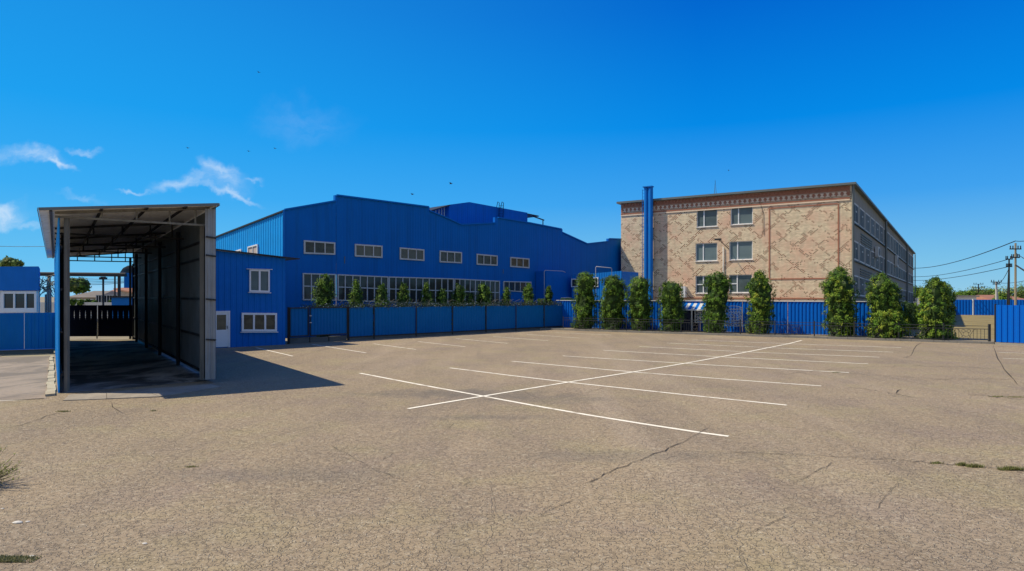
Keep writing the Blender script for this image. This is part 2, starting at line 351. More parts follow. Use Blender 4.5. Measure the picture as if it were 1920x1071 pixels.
# clouds lie at fixed compass directions: coordinates are azimuth slope and height slope of the direction
yy = wn.math('MAXIMUM', xyz.outputs[1], .05); cu = wn.math('DIVIDE', xyz.outputs[0], yy); cv = wn.math('DIVIDE', z, yy)
cc = wn.n('ShaderNodeCombineXYZ', i0=cu, i1=cv).outputs[0]
wb = wn.n('ShaderNodeTexNoise', Vector=cc, Scale=9.0, Detail=5.0, Roughness=.6)
wv = wn.n('ShaderNodeVectorMath', _operation='SCALE', i0=wn.n('ShaderNodeVectorMath', _operation='SUBTRACT', i0=wb.outputs['Color'], i1=(.5, .5, .5)).outputs[0], Scale=.11).outputs[0]
cw = wn.n('ShaderNodeVectorMath', _operation='ADD', i0=cc, i1=wv).outputs[0]
tot = None
for px, py, rx, ry, rot, amt in ((60, 300, 75, 20, -12, .5), (112, 318, 38, 9, -10, .8), (155, 288, 28, 9, -8, .5), (405, 322, 42, 20, -30, .6), (345, 343, 70, 16, 3, .6), (425, 365, 75, 8, -12, .75),
                                 (255, 347, 40, 6, -8, .6), (470, 331, 22, 6, 5, .4), (425, 345, 45, 30, 0, .28), (150, 372, 40, 8, 6, .3), (12, 412, 55, 20, 0, .85), (40, 433, 60, 8, -5, .4), (565, 225, 110, 40, 0, .10), (200, 545, 190, 26, 0, .4)):
    x = wn.n('ShaderNodeMapping', _vector_type='TEXTURE', Vector=cw, Location=((px-CX)/F, (HZ-py)/F, 0), Rotation=(0, 0, math.radians(rot)), Scale=(rx/F, ry/F, 1)).outputs[0]
    l = wn.n('ShaderNodeVectorMath', _operation='LENGTH', i0=x).outputs['Value']
    e = wn.n('ShaderNodeMapRange', _interpolation_type='SMOOTHSTEP', i0=l, i1=1.2, i2=.0, i3=0.0, i4=amt*.74).outputs[0]
    tot = e if tot is None else wn.math('ADD', tot, e)
tex = wn.n('ShaderNodeTexNoise', Vector=wn.scalev(cw, 1, 2.6, 1), Scale=22.0, Detail=6.0, Roughness=.62).outputs[0]
cl = wn.math('MULTIPLY', tot, wn.ramp(tex, .3, .62, .25, 1.0), clamp=True); cl = wn.math('MULTIPLY', cl, wn.ramp(xyz.outputs[1], .3, .5))
rp = wn.n('ShaderNodeValToRGB', Fac=wn.ramp(z, 0, .5)); el = rp.color_ramp.elements
stops = [(0, (.30, .60, .80)), (.10, (.19, .53, .82)), (.28, (.05, .36, .86)), (.50, (.0, .25, .80)), (.80, (.0, .14, .64)), (1, (.0, .10, .53))]
el[0].position = 0; el[0].color = (*stops[0][1], 1); el[1].position = 1; el[1].color = (*stops[-1][1], 1)
for p_, c_ in stops[1:-1]: e_ = el.new(p_); e_.color = (*c_, 1)
sunside = wn.n('ShaderNodeVectorMath', _operation='DOT_PRODUCT', i0=d, i1=(-.85, .53, 0)).outputs['Value']
clear = wn.mix(wn.ramp(sunside, .25, 1.0, 0, .42), rp.outputs[0], (.03, .52, 1.0))
clear = wn.n('ShaderNodeVectorMath', _operation='SCALE', i0=clear, Scale=8.7).outputs[0]
fill_veil = wn.ramp(wn.noise(wn.scalev(d, 1, 1, 2.2), 2.3, 6, .6), .40, .56); fill_veil = wn.math('MULTIPLY', fill_veil, wn.ramp(xyz.outputs[1], -.05, -.45)); fill_veil = wn.math('MULTIPLY', fill_veil, wn.ramp(z, -.02, .05))
clear = wn.mix(fill_veil, clear, (3.9, 4.6, 5.4))        # pale cloud added out of view behind the camera to fill shaded fronts
skyc = wn.mix(cl, wn.mix(.985, hs, clear), (7.0, 7.8, 8.6))
bg = wn.n('ShaderNodeBackground', Color=skyc, Strength=.1)
ow = wn.n('ShaderNodeOutputWorld'); nt.links.new(bg.outputs[0], ow.inputs[0])
vs = sc.view_settings; vs.view_transform = 'Standard'; vs.look = 'None'; vs.exposure = 0.2; vs.gamma = 1

# ------------------------------------------------------------------ layout lines
FE = Wall(G(540, 645), G(1062, 615.5))             # blue fence before the hall
AN = Wall(G(404, 653), G(535, 646))                # annex front
HA = Wall(FE.p(2.285, 0, -5.0), d=FE.d); HA.n = FE.n
KB = Wall(G(1065, 620), G(1862, 645.4))            # kerb
RF = Wall(KB.p(-2.6, 0, -2.9), KB.p(21.8, 0, -2.9)) # blue fence under the brick building
BF = Wall((11.6, 68.1), (30.05, 56.6))             # brick front
BS = Wall((30.05, 56.6), (79.0, 126.0))            # brick side

# ------------------------------------------------------------------ ground
def sheet(name, pts, mat, z, kind='structure', sub=0):
    m = MB(); m.poly(*[V(p[0], p[1], z) for p in pts]); return m.build(name, mat, kind=kind)
sheet('ground', [(-2500, -300), (2500, -300), (2500, 3500), (-2500, 3500)], M['soil'], -.012)
far = RF.p(RF.L, 0)
sheet('parking_lot', [(-60, -40), (70, -40), (60, 35), KB.p(KB.L+24, 0, -.05), KB.p(0, 0, -.05), (FE.p(FE.L, 0, -.2)), FE.p(0, 0, -.2), AN.p(AN.L, 0, -.3), AN.p(-9, 0, -.3), (-32, 44), (-60, 44)], M['asphalt'], 0)
CD = V(-.714, 1).normalized()                      # depth direction of the drive canopy
CR = Wall((-9.4, 20.25), d=CD); CR.n = V(-CD.y, CD.x) # right wall, n looks inside
CLF = Wall((-12.6, 17.8), d=V(-.72, 1)); 
AC = V(CD.y, -CD.x)                                # across, towards the right
sheet('driveway', [CLF.p(0, 0)+V(.12, .1), CR.p(.2, 0)+V(-.1, .1), CR.p(23.5, 0), CLF.p(23.5, 0)], M['slab'], .008)
a0 = CLF.p(.1, 0)
m = MB(); seg = [(118, 752), (200, 749), (300, 745), (362, 736), (413, 727)]; seg2 = [(130, 741), (200, 737.5), (262, 731), (330, 727), (395, 722)]
for k in range(4):
    q = [G(*seg[k]), G(*seg[k+1]), G(*seg2[k+1]), G(*seg2[k])]
    q = [x+(sum(q, V(0,0,0))/4-x)*.01 for x in q]; m.box8([x+V(0,0,.0) for x in q]+[x+V(0,0,.02+.004*k) for x in q])
m.build('apron', M['apron'], kind='structure')
sheet('concrete_yard', [G(-120, 757), G(87, 748), G(95, 668), G(-120, 672)], M['yard'], .005)
# verge behind the kerb and the dry lawn to the right
sheet('verge', [KB.p(-3, 0, -.16), KB.p(KB.L+.6, 0, -.16), KB.p(KB.L+.6, 0, -3.4), KB.p(-3, 0, -3.4)], M['soil'], .11)
sheet('lawn', [KB.p(21.8, 0, -3.4), KB.p(KB.L+3, 0, -.2), (48, 36), (110, 80), (110, 96), (60, 96)], M['lawn'], .06)
m = MB(); n = 27
for k in range(n):
    a, b = -3+k*(KB.L+3.6)/n, -3+(k+1)*(KB.L+3.6)/n-.015; h = .14+R.uniform(-.008, .008)
    m.box(KB.p((a+b)/2, 0, -.08), KB.d*(b-a)/2, KB.n*.08, h)
m.build('kerb', M['kerb'], kind='structure')
m = MB(); g0, g1, g2, g3 = G(86, 744), G(105, 742), G(99.5, 669), G(94, 669)
for k in range(16):
    a, b = k/16, (k+.93)/16
    q = [g0.lerp(g3, a), g1.lerp(g2, a), g1.lerp(g2, b), g0.lerp(g3, b)]; h = .05+R.uniform(-.02, .02); j = V(R.uniform(-.03, .03), 0)
    m.box8([x+j for x in q]+[x+j+V(0,0,h) for x in q])
m.build('stone_kerb', M['kerb_yellow'], kind='structure')
# painted bay lines
def strip(m, pts, w, z, taper=False, jit=0):
    P = [G(*p) for p in pts]; L = []
    for i, p in enumerate(P):
        d = (P[min(i+1, len(P)-1)]-P[max(i-1, 0)]).normalized(); k = V(-d.y, d.x); ww = w*(R.uniform(1-jit, 1+jit)); ww = ww*.15 if taper and i in (0, len(P)-1) else ww
        L.append((p-k*ww/2+V(0,0,z), p+k*ww/2+V(0,0,z)))
    for a, b in zip(L, L[1:]): m.poly(a[0], b[0], b[1], a[1])
m = MB()
LN = [[(675, 700), (790, 722), (905, 743), (1000, 760.5), (1100, 778), (1205, 795), (1310, 811), (1366, 818.5)], [(843, 690), (955, 704), (1070, 717.5), (1280, 740), (1475, 760)],
      [(959, 677.5), (1190, 698), (1370, 712), (1540, 724)], [(1055, 667.5), (1330, 684.5), (1592, 699)], [(1131, 657), (1380, 671), (1628, 682.5)], [(1199, 650), (1420, 661), (1649, 670)],
      [(1250, 643.4), (1460, 653), (1675, 660.5)], [(1298, 637.6), (1500, 645.5), (1690, 652)],
      [(480, 652), (549, 668)], [(585, 645.8), (687, 662)], [(701, 645), (781, 655.6)], [(783, 640.5), (873, 650.4)], [(855, 635), (952, 644)], [(925, 631.4), (1028, 639)], [(988, 627.5), (1085, 633.8)], [(1041, 623.7), (1146, 628.3)],
      [(1873, 661), (2080, 668)], [(1880, 672), (2120, 682)], [(-60, 755), (20, 751), (82, 747.5)]]
for k, l in enumerate(LN): strip(m, l, .115 if k < 8 else .085, .005)
m.build('painted_lines', M['line'], kind='structure')
m = MB(); strip(m, [(765, 767), (905, 743.5), (1063, 717.5), (1190, 697.5), (1300, 679), (1400, 660.5), (1480, 644.5), (1503, 638.6)], .115, .009)
m.build('painted_centre_line', M['line'], kind='structure')
# long cracks
m = MB()
def crack(pts, w, z=.011):
    out = []
    for a, b in zip(pts, pts[1:]):
        n = max(2, int(math.dist(a, b)/9))
        for k in range(n):
            t = k/n; out.append((a[0]+(b[0]-a[0])*t+R.uniform(-2, 2), a[1]+(b[1]-a[1])*t+R.uniform(-.9, .9)*(a[1]-HZ)/150))
    out.append(pts[-1]); strip(m, out, w, z, True, .6)
for pts, wd in (([(1332, 802), (1290, 826), (1210, 860), (1150, 882), (1100, 906)], .035), ([(1080, 936), (1040, 952), (1005, 975)], .02), ([(1370, 849), (1480, 853), (1600, 858), (1740, 868), (1835, 876), (1930, 887)], .04),
    ([(1480, 702), (1500, 698), (1600, 690), (1700, 686), (1800, 688), (1870, 692)], .05), ([(1560, 698), (1640, 704), (1760, 711), (1880, 711), (1925, 713)], .055), ([(1585, 726), (1640, 733), (1690, 741), (1720, 747)], .05),
    ([(1790, 738), (1850, 743), (1925, 750)], .055), ([(1862, 648), (1872, 672), (1884, 692), (1900, 712), (1908, 722)], .08), ([(1729, 642), (1712, 655), (1708, 668), (1688, 672)], .06), ([(1690, 729), (1680, 738)], .06),
    ([(0, 806), (60, 792), (105, 775), (128, 771)], .035), ([(1040, 741), (1100, 736), (1135, 727)], .03), ([(960, 772), (1010, 763)], .02), ([(700, 905), (655, 925), (600, 925)], .015), ([(205, 752), (212, 765), (235, 778)], .035),
    ([(740, 850), (700, 872), (640, 885)], .015), ([(1410, 1000), (1450, 980), (1480, 965)], .02), ([(1500, 905), (1540, 880), (1565, 868)], .018), ([(1640, 960), (1660, 930), (1690, 900)], .016), ([(820, 800), (850, 795), (830, 812)], .015), ([(420, 800), (470, 815), (520, 812)], .015), ([(620, 836), (700, 880), (760, 905)], .012)):
    crack(pts, wd*.38)
m.build('asphalt_cracks', M['crack'], kind='structure')

# ------------------------------------------------------------------ drive canopy
FR = V(-9.1, 19.8, 5.54); FL = V(-12.73, 17.2, 5.04); LEN = 27.2
FR = FR+AC*.03; BR = FR+CD*25.8-V(0,0,.02); BLk = FL+CD*26.8
C = thing('drive_canopy', CR.p(0, 0), 'tall lean-to steel canopy over the driveway, blue left wall and grey sheeted right wall', 'canopy')
m = MB(); n = 24
def roofp(u, v, z=0): return FL.lerp(FR, u).lerp(BLk.lerp(BR, u), v)+V(0,0,z)
n = 120; th = .012                                                # corrugations run across the drive
for k in range(n):
    v0, v1 = k/n, (k+1)/n; dz = .03 if k % 2 else 0; dn = 0 if k % 2 else .03
    for a, b, za, zb in ((v0, v0+.7/n, dz, dz), (v0+.7/n, v1, dz, dn)):
        for q in (0, th):
            pts = [roofp(0, a, za+q), roofp(1, a, za+q), roofp(1, b, zb+q), roofp(0, b, zb+q)]
            m.poly(*(pts if q else pts[::-1]))
m.build('roof', M['roof_metal'], C)
m = MB()
for a, b in ((FL, FR), (FL, BLk), (FR, BR)):
    o_ = (AC*.0-CD*.02) if (a is FL and b is FR) else (AC*(.02 if a is FR else -.02)); m.bar(a+o_+V(0,0,.01), b+o_+V(0,0,.01), .012, .08)
m.build('roof_edge', M['grey_metal'], C)
def und(u, v, dz=.05): return roofp(u, v, -dz)
lw, rw = .13, .93
for k in range(6):
    v = .02+k*.188; m = MB(); a, b = und(lw-.05, v), und(rw+.03, v); zb = 4.93 if k == 0 else 4.86
    m.bar(a, b, .06, .07); p, q = V(a.x, a.y, zb), V(b.x, b.y, zb); m.bar(p, q, .06, .06)
    for t in (.28, .5, .72, .9): m.bar(a.lerp(b, t)-V(0,0,.03), p.lerp(q, t)+V(0,0,.03), .04, .04)
    m.build('truss', M['post'] if k == 0 else M['dark_steel'], C)
for u in (.06, .32, .57, .80):
    m = MB(); m.bar(und(u, .002, .03), und(u, .995, .03), .07, .05); m.build('purlin', M['dark_steel'], C)
LP0 = CLF.p(.25, 0); 
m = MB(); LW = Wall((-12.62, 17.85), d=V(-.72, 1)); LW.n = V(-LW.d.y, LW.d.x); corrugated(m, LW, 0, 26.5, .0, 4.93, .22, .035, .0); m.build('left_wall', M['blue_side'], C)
for k, t in enumerate((.15, 6.7, 13.3, 19.8, 26.2)):
    m = MB(); p = LW.p(t, 0, -.17); p2 = V(p.x, p.y, 4.95); m.bar(p, p2, .10, .10); m.build('post', M['post'] if k == 0 else M['dark_steel'], C)
for z_ in (.5, 1.7, 2.9, 4.1):
    m = MB(); m.bar(LW.p(.1, z_, -.045), LW.p(26.3, z_, -.045), .05, .06); m.build('wall_rail', M['dark_steel'], C)
m = MB(); ztop = [(0, 5.42), (25.6, 5.42)]; corrugated(m, CR, -.25, 25.4, .10, 5.50, .22, .035, .03); m.build('right_wall', M['grey_metal'], C)
for k, t in enumerate((.75, 5.9, 11.2, 16.6, 21.5, 25.3)):
    m = MB(); p = CR.p(t, 0, .22); w_ = .14 if k == 0 else .10; m.bar(p, V(p.x, p.y, 5.0 if k == 0 else 5.2), w_, w_); m.build('post', M['post'] if k == 0 else M['dark_steel'], C)
for z_ in (.2, 1.37, 2.62, 3.98, 4.55):
    m = MB(); m.bar(CR.p(-.2, z_, .10), CR.p(25.2, z_, .10), .05, .07); m.build('wall_rail', M['dark_steel'], C)
m = MB(); RW = Wall(CR.p(-.27, 0, .03), d=-CR.n); RW.n = -CD; corrugated(m, RW, -.30, .0, .12, 5.42, .1, .02, .01); m.build('end_panel', M['pale_metal'], C)
for z_ in (1.37, 2.62, 3.98, 4.55):
    m = MB(); m.bar(RW.p(-.29, z_, .06), RW.p(-.0, z_-.03, .06), .04, .05); m.build('wall_rail', M['dark_steel'], C)
# the far gate closing the drive
ga, gb = G(118, 636.5), G(250, 636.5); GT = Wall(ga, gb); L = GT.L
Gt = thing('driveway_gate', GT.p(L/2, 0), 'low dark navy double gate with bead cutouts at the far end of the canopy', 'gate')
for k, (s0, s1, cs) in enumerate(((.0, 63.5, [128.5, 139, 149.3, 160, 170.5]), (65.5, 132, [191, 201.3, 211, 221, 231, 241]))):
    S0, S1 = GT.s_at(118+s0), GT.s_at(118+s1); hs_ = []
    for c in cs:
        t = GT.s_at(c); 
        for z0, z1, w2 in ((1.27, 1.32, .014), (1.36, 1.44, .028), (1.48, 1.57, .036), (1.62, 1.70, .03), (1.74, 1.80, .02)): hs_.append((t-w2, t+w2, z0, z1))
    m = MB()
    # per-column sheets so that cutouts of different widths stay local
    cut = [S0]+[(GT.s_at(a)+GT.s_at(b))/2 for a, b in zip(cs, cs[1:])]+[S1]
    for i, c in enumerate(cs):
        t = GT.s_at(c); hh = [h for h in hs_ if h[0] < t < h[1]]; holed(m, GT, cut[i], cut[i+1], .22, 2.12, hh, .03)
    for z_ in (.22, 2.12): m.bar(GT.p(S0, z_, -.015), GT.p(S1, z_, -.015), .06, .06)
    m.build('gate_leaf', M['navy'], Gt)
m = MB(); m.bar(GT.p(GT.s_at(182.7), .05, .04), GT.p(GT.s_at(182.7), 1.3, .04), .05, .05); m.build('drop_bolt', M['grey_metal'], Gt)
m = MB(); m.bar(GT.p(L+.05, 0), GT.p(L+.05, 4.75), .16, .16); m.build('gate_post', M['dark_steel'], Gt)

# ------------------------------------------------------------------ annex
A = thing('annex_building', AN.p(2, 0), 'two-storey blue sheeted annex with white framed door and windows beside the canopy', 'building')
zl, zr = AN.sz(404, 470)[1], AN.sz(535, 485)[1]; L = AN.L; zt = [(-2.2, zl+.15), (L, zr)]
m = MB(); corrugated(m, AN, -2.2, L, .0, zt, .3, .022, .0); bk = -4.4
for t in (-2.2, L): m.poly(AN.p(t, 0, 0), AN.p(t, 0, bk), AN.p(t, interp(zt, t), bk), AN.p(t, interp(zt, t), 0))
m.build('wall', M['blue'], A, uv=(AN.A, AN.d))
m = MB(); a, b, c, e = AN.p(-2.4, zl+.20, .25), AN.p(L+.75, zr-.02, .25), AN.p(L+.75, zr-.02, bk), AN.p(-2.4, zl+.20, bk)
m.box8([a, b, c, e]+[x+V(0,0,.05) for x in (a, b, c, e)]); m.build('roof', M['dark_steel'], A)
up = [AN.sz(466.5, 547), AN.sz(504.5, 548), AN.sz(504.5, 506.5), AN.sz(466.5, 505.5)]
window(A, AN, up, [.5], [], M['white'], M['glass_sky'], .03, .08, .1, .07, sill=.12)
m = MB(); p, q = AN.sz(461, 505), AN.sz(509, 506); m.box8([AN.p(p[0], p[1], .03), AN.p(q[0], q[1], .03), AN.p(q[0], q[1], .15), AN.p(p[0], p[1], .15)]+[AN.p(p[0], p[1]+.04, .03), AN.p(q[0], q[1]+.04, .03), AN.p(q[0], q[1]+.025, .15), AN.p(p[0], p[1]+.025, .15)])
m.build('window_drip_board', M['white'], A)
window(A, AN, pquad(AN, (452, 621.5), (518, 621.5), (518, 587), (452, 586.5)), [.34, .66], [], M['white'], M['glass_brown'], .03, .11, .1, .07, sill=.1)
dq = pquad(AN, (398, 651), (430.5, 650.5), (430.5, 583), (398, 582)); 
m = MB(); s0, s1 = dq[0][0], dq[1][0]; z1 = dq[2][1]
for a, b, c, d_, q in ((s0, s0+.09, .02, z1, .08), (s1-.09, s1, .02, z1, .08), (s0+.09, s1-.09, z1-.09, z1, .08), (s0+.09, s1-.09, .05, .95, .06), (s0+.09, s0+.2, .95, z1-.09, .06), (s1-.2, s1-.09, .95, z1-.09, .06), (s0+.2, s1-.2, z1-.2, z1-.09, .06)):
    m.box8([AN.p(a, c, .03), AN.p(b, c, .03), AN.p(b, c, q), AN.p(a, c, q), AN.p(a, d_, .03), AN.p(b, d_, .03), AN.p(b, d_, q), AN.p(a, d_, q)])
do = m.build('door', M['white'], A)
m = MB(); a, b, c, d_ = s0+.2, s1-.2, .95, z1-.2; m.box8([AN.p(a, c, .032), AN.p(b, c, .032), AN.p(b, c, .045), AN.p(a, c, .045), AN.p(a, d_, .032), AN.p(b, d_, .032), AN.p(b, d_, .045), AN.p(a, d_, .045)])
m.build('door_pane', M['glass_brown'], do)
m = MB(); m.bar(AN.p(s1-.145, 1.0, .09), AN.p(s1-.145, 1.16, .09), .025, .03); m.bar(AN.p(s1-.145, 1.08, .06), AN.p(s1-.145, 1.08, .1), .02); m.build('handle', M['grey_metal'], do)

# ------------------------------------------------------------------ hall
prof_px = [(533, 393), (630, 376.5), (630.5, 366), (803, 388), (804.5, 395), (843, 411), (864, 421), (929, 418), (933, 408), (993, 418), (1052, 429.5), (1054, 436), (1100, 457), (1141, 452.5), (1141.6, 447.5), (1165, 447)]
prof = [HA.sz(*p) for p in prof_px]; prof[-1] = (prof[-1][0]+1.5, prof[-1][1])
Hh = thing('factory_hall', HA.p(10, 0), 'huge blue factory hall with a sawtooth roofline and a long band of windows', 'building')
# openings: 3-pane lights and the long band
small = [((569, 476), (627.5, 478), (627.5, 455), (569, 450.5)), ((664.6, 481), (716, 484), (716, 461), (664.6, 457.5)), ((748.8, 486.5), (794.5, 489.5), (794.5, 468), (748.8, 464)), ((823.5, 492), (865, 494), (865, 473), (823.5, 470)),
         ((893, 496.5), (931.8, 498.5), (931.8, 479.5), (893, 476)), ((956, 500.5), (991.5, 503.2), (991.5, 485), (956, 482))]
m = MB()
for (s0, a), (s1, b) in zip(prof, prof[1:]):
    if s1-s0 > .03: m.poly(HA.p(s0, 0), HA.p(s1, 0), HA.p(s1, b), HA.p(s0, a)); m.poly(HA.p(s0, a, -.2), HA.p(s1, b, -.2), HA.p(s1, b-1.2, -.2), HA.p(s0, a-1.2, -.2)); m.poly(HA.p(s0, a), HA.p(s1, b), HA.p(s1, b, -.2), HA.p(s0, a, -.2))
fw_ = m.build('front_wall', M['hall'], Hh, uv=(HA.A, HA.d))
# roof slopes running back from the front edge, and the parapet steps
m = MB(); D = -34
for (s0, a), (s1, b) in zip(prof, prof[1:]):
    dz = -3.9
    m.poly(HA.p(s0, a-.55, -.002), HA.p(s1, b-.55, -.002), HA.p(s1, b+dz, D), HA.p(s0, a+dz, D))
    if s1-s0 < .4: m.box8([HA.p(min(s0, s1)-.06, min(a, b)-.3, .004), HA.p(max(s0, s1)+.06, min(a, b)-.3, .004), HA.p(max(s0, s1)+.06, min(a, b)-.3, -.25), HA.p(min(s0, s1)-.06, min(a, b)-.3, -.25)]+[HA.p(min(s0, s1)-.06, max(a, b)-.004, .004), HA.p(max(s0, s1)+.06, max(a, b)-.004, .004), HA.p(max(s0, s1)+.06, max(a, b)-.004, -.25), HA.p(min(s0, s1)-.06, max(a, b)-.004, -.25)])
m.poly(HA.p(prof[-1][0], 0, 0), HA.p(prof[-1][0], 0, D), HA.p(prof[-1][0], 7, D), HA.p(prof[-1][0], prof[-1][1], 0))
m.build('roof', M['blue'], Hh)
m = MB()
for (s0, a), (s1, b) in zip(prof, prof[1:]):
    if s1-s0 > .6: m.bar(HA.p(s0, a, .05), HA.p(s1, b, .05), .12, .10)
m.build('roof_trim', M['blue'], Hh)
HS = Wall(HA.A, d=-HA.n); HS.n = V(-HS.d.y, HS.d.x) if V(-HS.d.y, HS.d.x).dot(V(-1, 0)) > 0 else V(HS.d.y, -HS.d.x)
st = [(0, prof[0][1]-.12), HS.sz(405, 446), (HS.s_at(405)+14, HS.sz(405, 446)[1]-1.4)]
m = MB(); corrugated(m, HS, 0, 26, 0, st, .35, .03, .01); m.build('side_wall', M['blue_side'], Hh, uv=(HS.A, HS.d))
m = MB(); m.bar(HS.p(-.02, st[0][1]+.03, .06), HS.p(st[1][0], st[1][1]+.03, .06), .14, .1); m.bar(HS.p(st[1][0], st[1][1]+.03, .06), HS.p(26, st[2][1]+.03, .06), .14, .1); m.build('roof_trim', M['dark_steel'], Hh)
m = MB(); m.bar(HS.p(-.03, 0, .05), HS.p(-.03, st[0][1]+.1, .05), .1, .1); m.build('corner_trim', M['blue_pale'], Hh)
for k in ([(467, 482), (485.5, 482), (485.5, 458), (467, 463)], [(437.5, 482), (454.5, 482), (454.5, 467), (437.5, 472.5)]):
    window(Hh, HS, pquad(HS, k[0], k[1], k[2], k[3])[::-1][::-1], [.5], [], M['white'], M['curtain'], .05, .09, .04, .07)
for q in small: window(Hh, HA, pquad(HA, *q), [1/3, 2/3], [], M['offwhite'], M['glass_brown'], .01, .10, .07, .08)
# long band: sections
band = [((567, 563), (628.5, 564), (628.5, 514), (567, 512), 4), ((632, 564), (727, 567), (727, 518.6), (632, 514.3), 7), ((728, 567), (850, 571.5), (850, 522.2), (728, 518.7), 10), ((851, 571.5), (936, 572.5), (936, 526.8), (851, 522.3), 9)]
for q in band:
    n_ = q[4]; window(Hh, HA, pquad(HA, *q[:4]), [k/n_ for k in range(1, n_)], [.52], M['offwhite'], M['glass_dark'], .01, .08, .07, .08)
window(Hh, HA, pquad(HA, (943, 545.5), (995, 549), (995, 528.5), (943, 527.3)), [k/5 for k in range(1, 5)], [], M['offwhite'], M['glass_dark'], .01, .08, .06, .08)
window(Hh, HA, pquad(HA, (1006.5, 548), (1016, 548.5), (1016, 528.7), (1006.5, 528.3)), [.3], [], M['offwhite'], M['glass_dark'], .01, .1, .07, .08)
# raised roof monitor
MO = HA.off(-4.0); MO.n = HA.n
mp = [MO.sz(*p) for p in ((842, 384), (880, 379), (989, 399))]; zb = 7.6
m = MB()
for (s0, a), (s1, b) in zip(mp, mp[1:]): m.box8([MO.p(s0, zb, 0), MO.p(s1, zb, 0), MO.p(s1, zb, -9), MO.p(s0, zb, -9), MO.p(s0, a, 0), MO.p(s1, b, 0), MO.p(s1, b, -9), MO.p(s0, a, -9)])
m.build('roof_monitor', M['hall'], Hh, uv=(MO.A, MO.d))
m = MB()
for pp in (((806, 397), (843, 386)), ((989, 402.5), (1009, 406.5))):
    (s0, a), (s1, b) = MO.sz(*pp[0]), MO.sz(*pp[1]); m.box8([MO.p(s0, a, .1), MO.p(s1, b, .1), MO.p(s1, b, -9), MO.p(s0, a, -9)]+[MO.p(s0, a+.1, .1), MO.p(s1, b+.1, .1), MO.p(s1, b+.1, -9), MO.p(s0, a+.1, -9)])
m.build('monitor_eave', M['dark_steel'], Hh)
m = MB()
for px, t0, t1 in ((824, 393, 404), (830, 391, 407), (835, 390, 409), (840, 388, 412)):
    s0, a = MO.sz(px, t1); b = MO.sz(px, t0)[1]; m.bar(MO.p(s0, a-.4, -.5), MO.p(s0, b, -.5), .08, .08)
m.build('eave_post', M['offwhite'], Hh)
m = MB(); a = MO.sz(1000, 406); b = MO.sz(1020, 413); c = MO.sz(1018, 424); m.bar(MO.p(a[0], a[1]), MO.p(b[0], b[1]), .1); m.bar(MO.p(c[0], b[1]), MO.p(c[0], c[1]-.5), .1); m.build('eave_strut', M['dark_steel'], Hh)
m = MB()
for dx in (931, 939):
    p0, p1 = MO.sz(dx, 410), MO.sz(dx+1, 381); m.tube([MO.p(p0[0], p0[1], .3), MO.p(p1[0], p1[1], .3), MO.p(p1[0]+.2, p1[1]+.15, -.1), MO.p(p1[0]+.4, p1[1]-.4, -.5)], .03, 6)
for k in range(8):
    y = 386+k*3; a, b = MO.sz(931.5, y), MO.sz(939.5, y); m.bar(MO.p(a[0], a[1], .3), MO.p(b[0], b[1], .3), .03)
m.build('roof_ladder', M['navy'], Hh)
m = MB(); a, b = MO.sz(930, 419), MO.sz(934, 408); m.box8([MO.p(a[0], a[1]-.6, .4), MO.p(b[0], a[1]-.6, .4), MO.p(b[0], a[1]-.6, .05), MO.p(a[0], a[1]-.6, .05)]+[MO.p(a[0], b[1], .4), MO.p(b[0], b[1], .4), MO.p(b[0], b[1], .05), MO.p(a[0], b[1], .05)]); m.build('vent_box', M['blue_pale'], Hh)
# small conduits on the facade
for a, b in (((646, 481), (646, 494)), ((943, 505), (943, 513))):
    m = MB(); p, q = HA.sz(*a), HA.sz(*b); m.bar(HA.p(*p, .03), HA.p(*q, .03), .04); m.build('conduit', M['grey_metal'], Hh)
# side blocks at the hall's right end
B2 = thing('service_block', G(1075, 609), 'low pale blue service block with white windows between the hall and the brick building', 'building')
SB = Wall(at(1070, 0, 60).xy.to_3d(), at(1166, 0, 56.5).xy.to_3d()); SB.n = V(-abs(SB.n.x), -abs(SB.n.y))
t0, t1 = SB.sz(1072, 516), SB.sz(1166, 508); m = MB(); corrugated(m, SB, t0[0], t1[0], 0, [t0, t1], .25, .025); m.box8([SB.p(t0[0], 0, -.03), SB.p(t1[0], 0, -.03), SB.p(t1[0], 0, -3), SB.p(t0[0], 0, -3), SB.p(t0[0], t0[1]-.05, -.03), SB.p(t1[0], t1[1]-.05, -.03), SB.p(t1[0], t1[1]-.05, -3), SB.p(t0[0], t0[1]-.05, -3)])
m.build('wall', M['blue_pale'], B2)
window(B2, SB, pquad(SB, (1072, 538.5), (1094, 538.5), (1094, 522), (1072, 523)), [.5], [], M['white'], M['glass_dark'], .04, .09, .09)
window(B2, SB, pquad(SB, (1112, 538), (1122.5, 538), (1122.5, 520), (1112, 521)), [.5], [], M['white'], M['glass_dark'], .04, .09, .09)
B3 = thing('porch_block', G(1050, 610), 'plain dark blue box porch in front of the right end of the hall', 'building')
PB = Wall(HA.p(HA.s_at(1045), 0, 1.3), d=HA.d); PB.n = HA.n; p0, p1, p2 = PB.sz(1024, 508.5), PB.sz(1046, 508.5), PB.sz(1070, 516.5)
m = MB()
for a, b in ((p0, p1), (p1, p2)): m.box8([PB.p(a[0], 0), PB.p(b[0], 0), PB.p(b[0], 0, -1.25), PB.p(a[0], 0, -1.25), PB.p(*a), PB.p(*b), PB.p(*b, -1.25), PB.p(*a, -1.25)])
m.build('wall', M['blue'], B3)
m = MB(); q = PB.sz(1071, 538); r = PB.sz(1096, 558); m.box8([PB.p(p2[0], 0, .0), PB.p(r[0], 0, .0), PB.p(r[0], 0, -1.2), PB.p(p2[0], 0, -1.2), PB.p(p2[0], q[1], 0), PB.p(r[0], q[1], 0), PB.p(r[0], q[1], -1.2), PB.p(p2[0], q[1], -1.2)]); m.build('wing', M['blue'], B3)
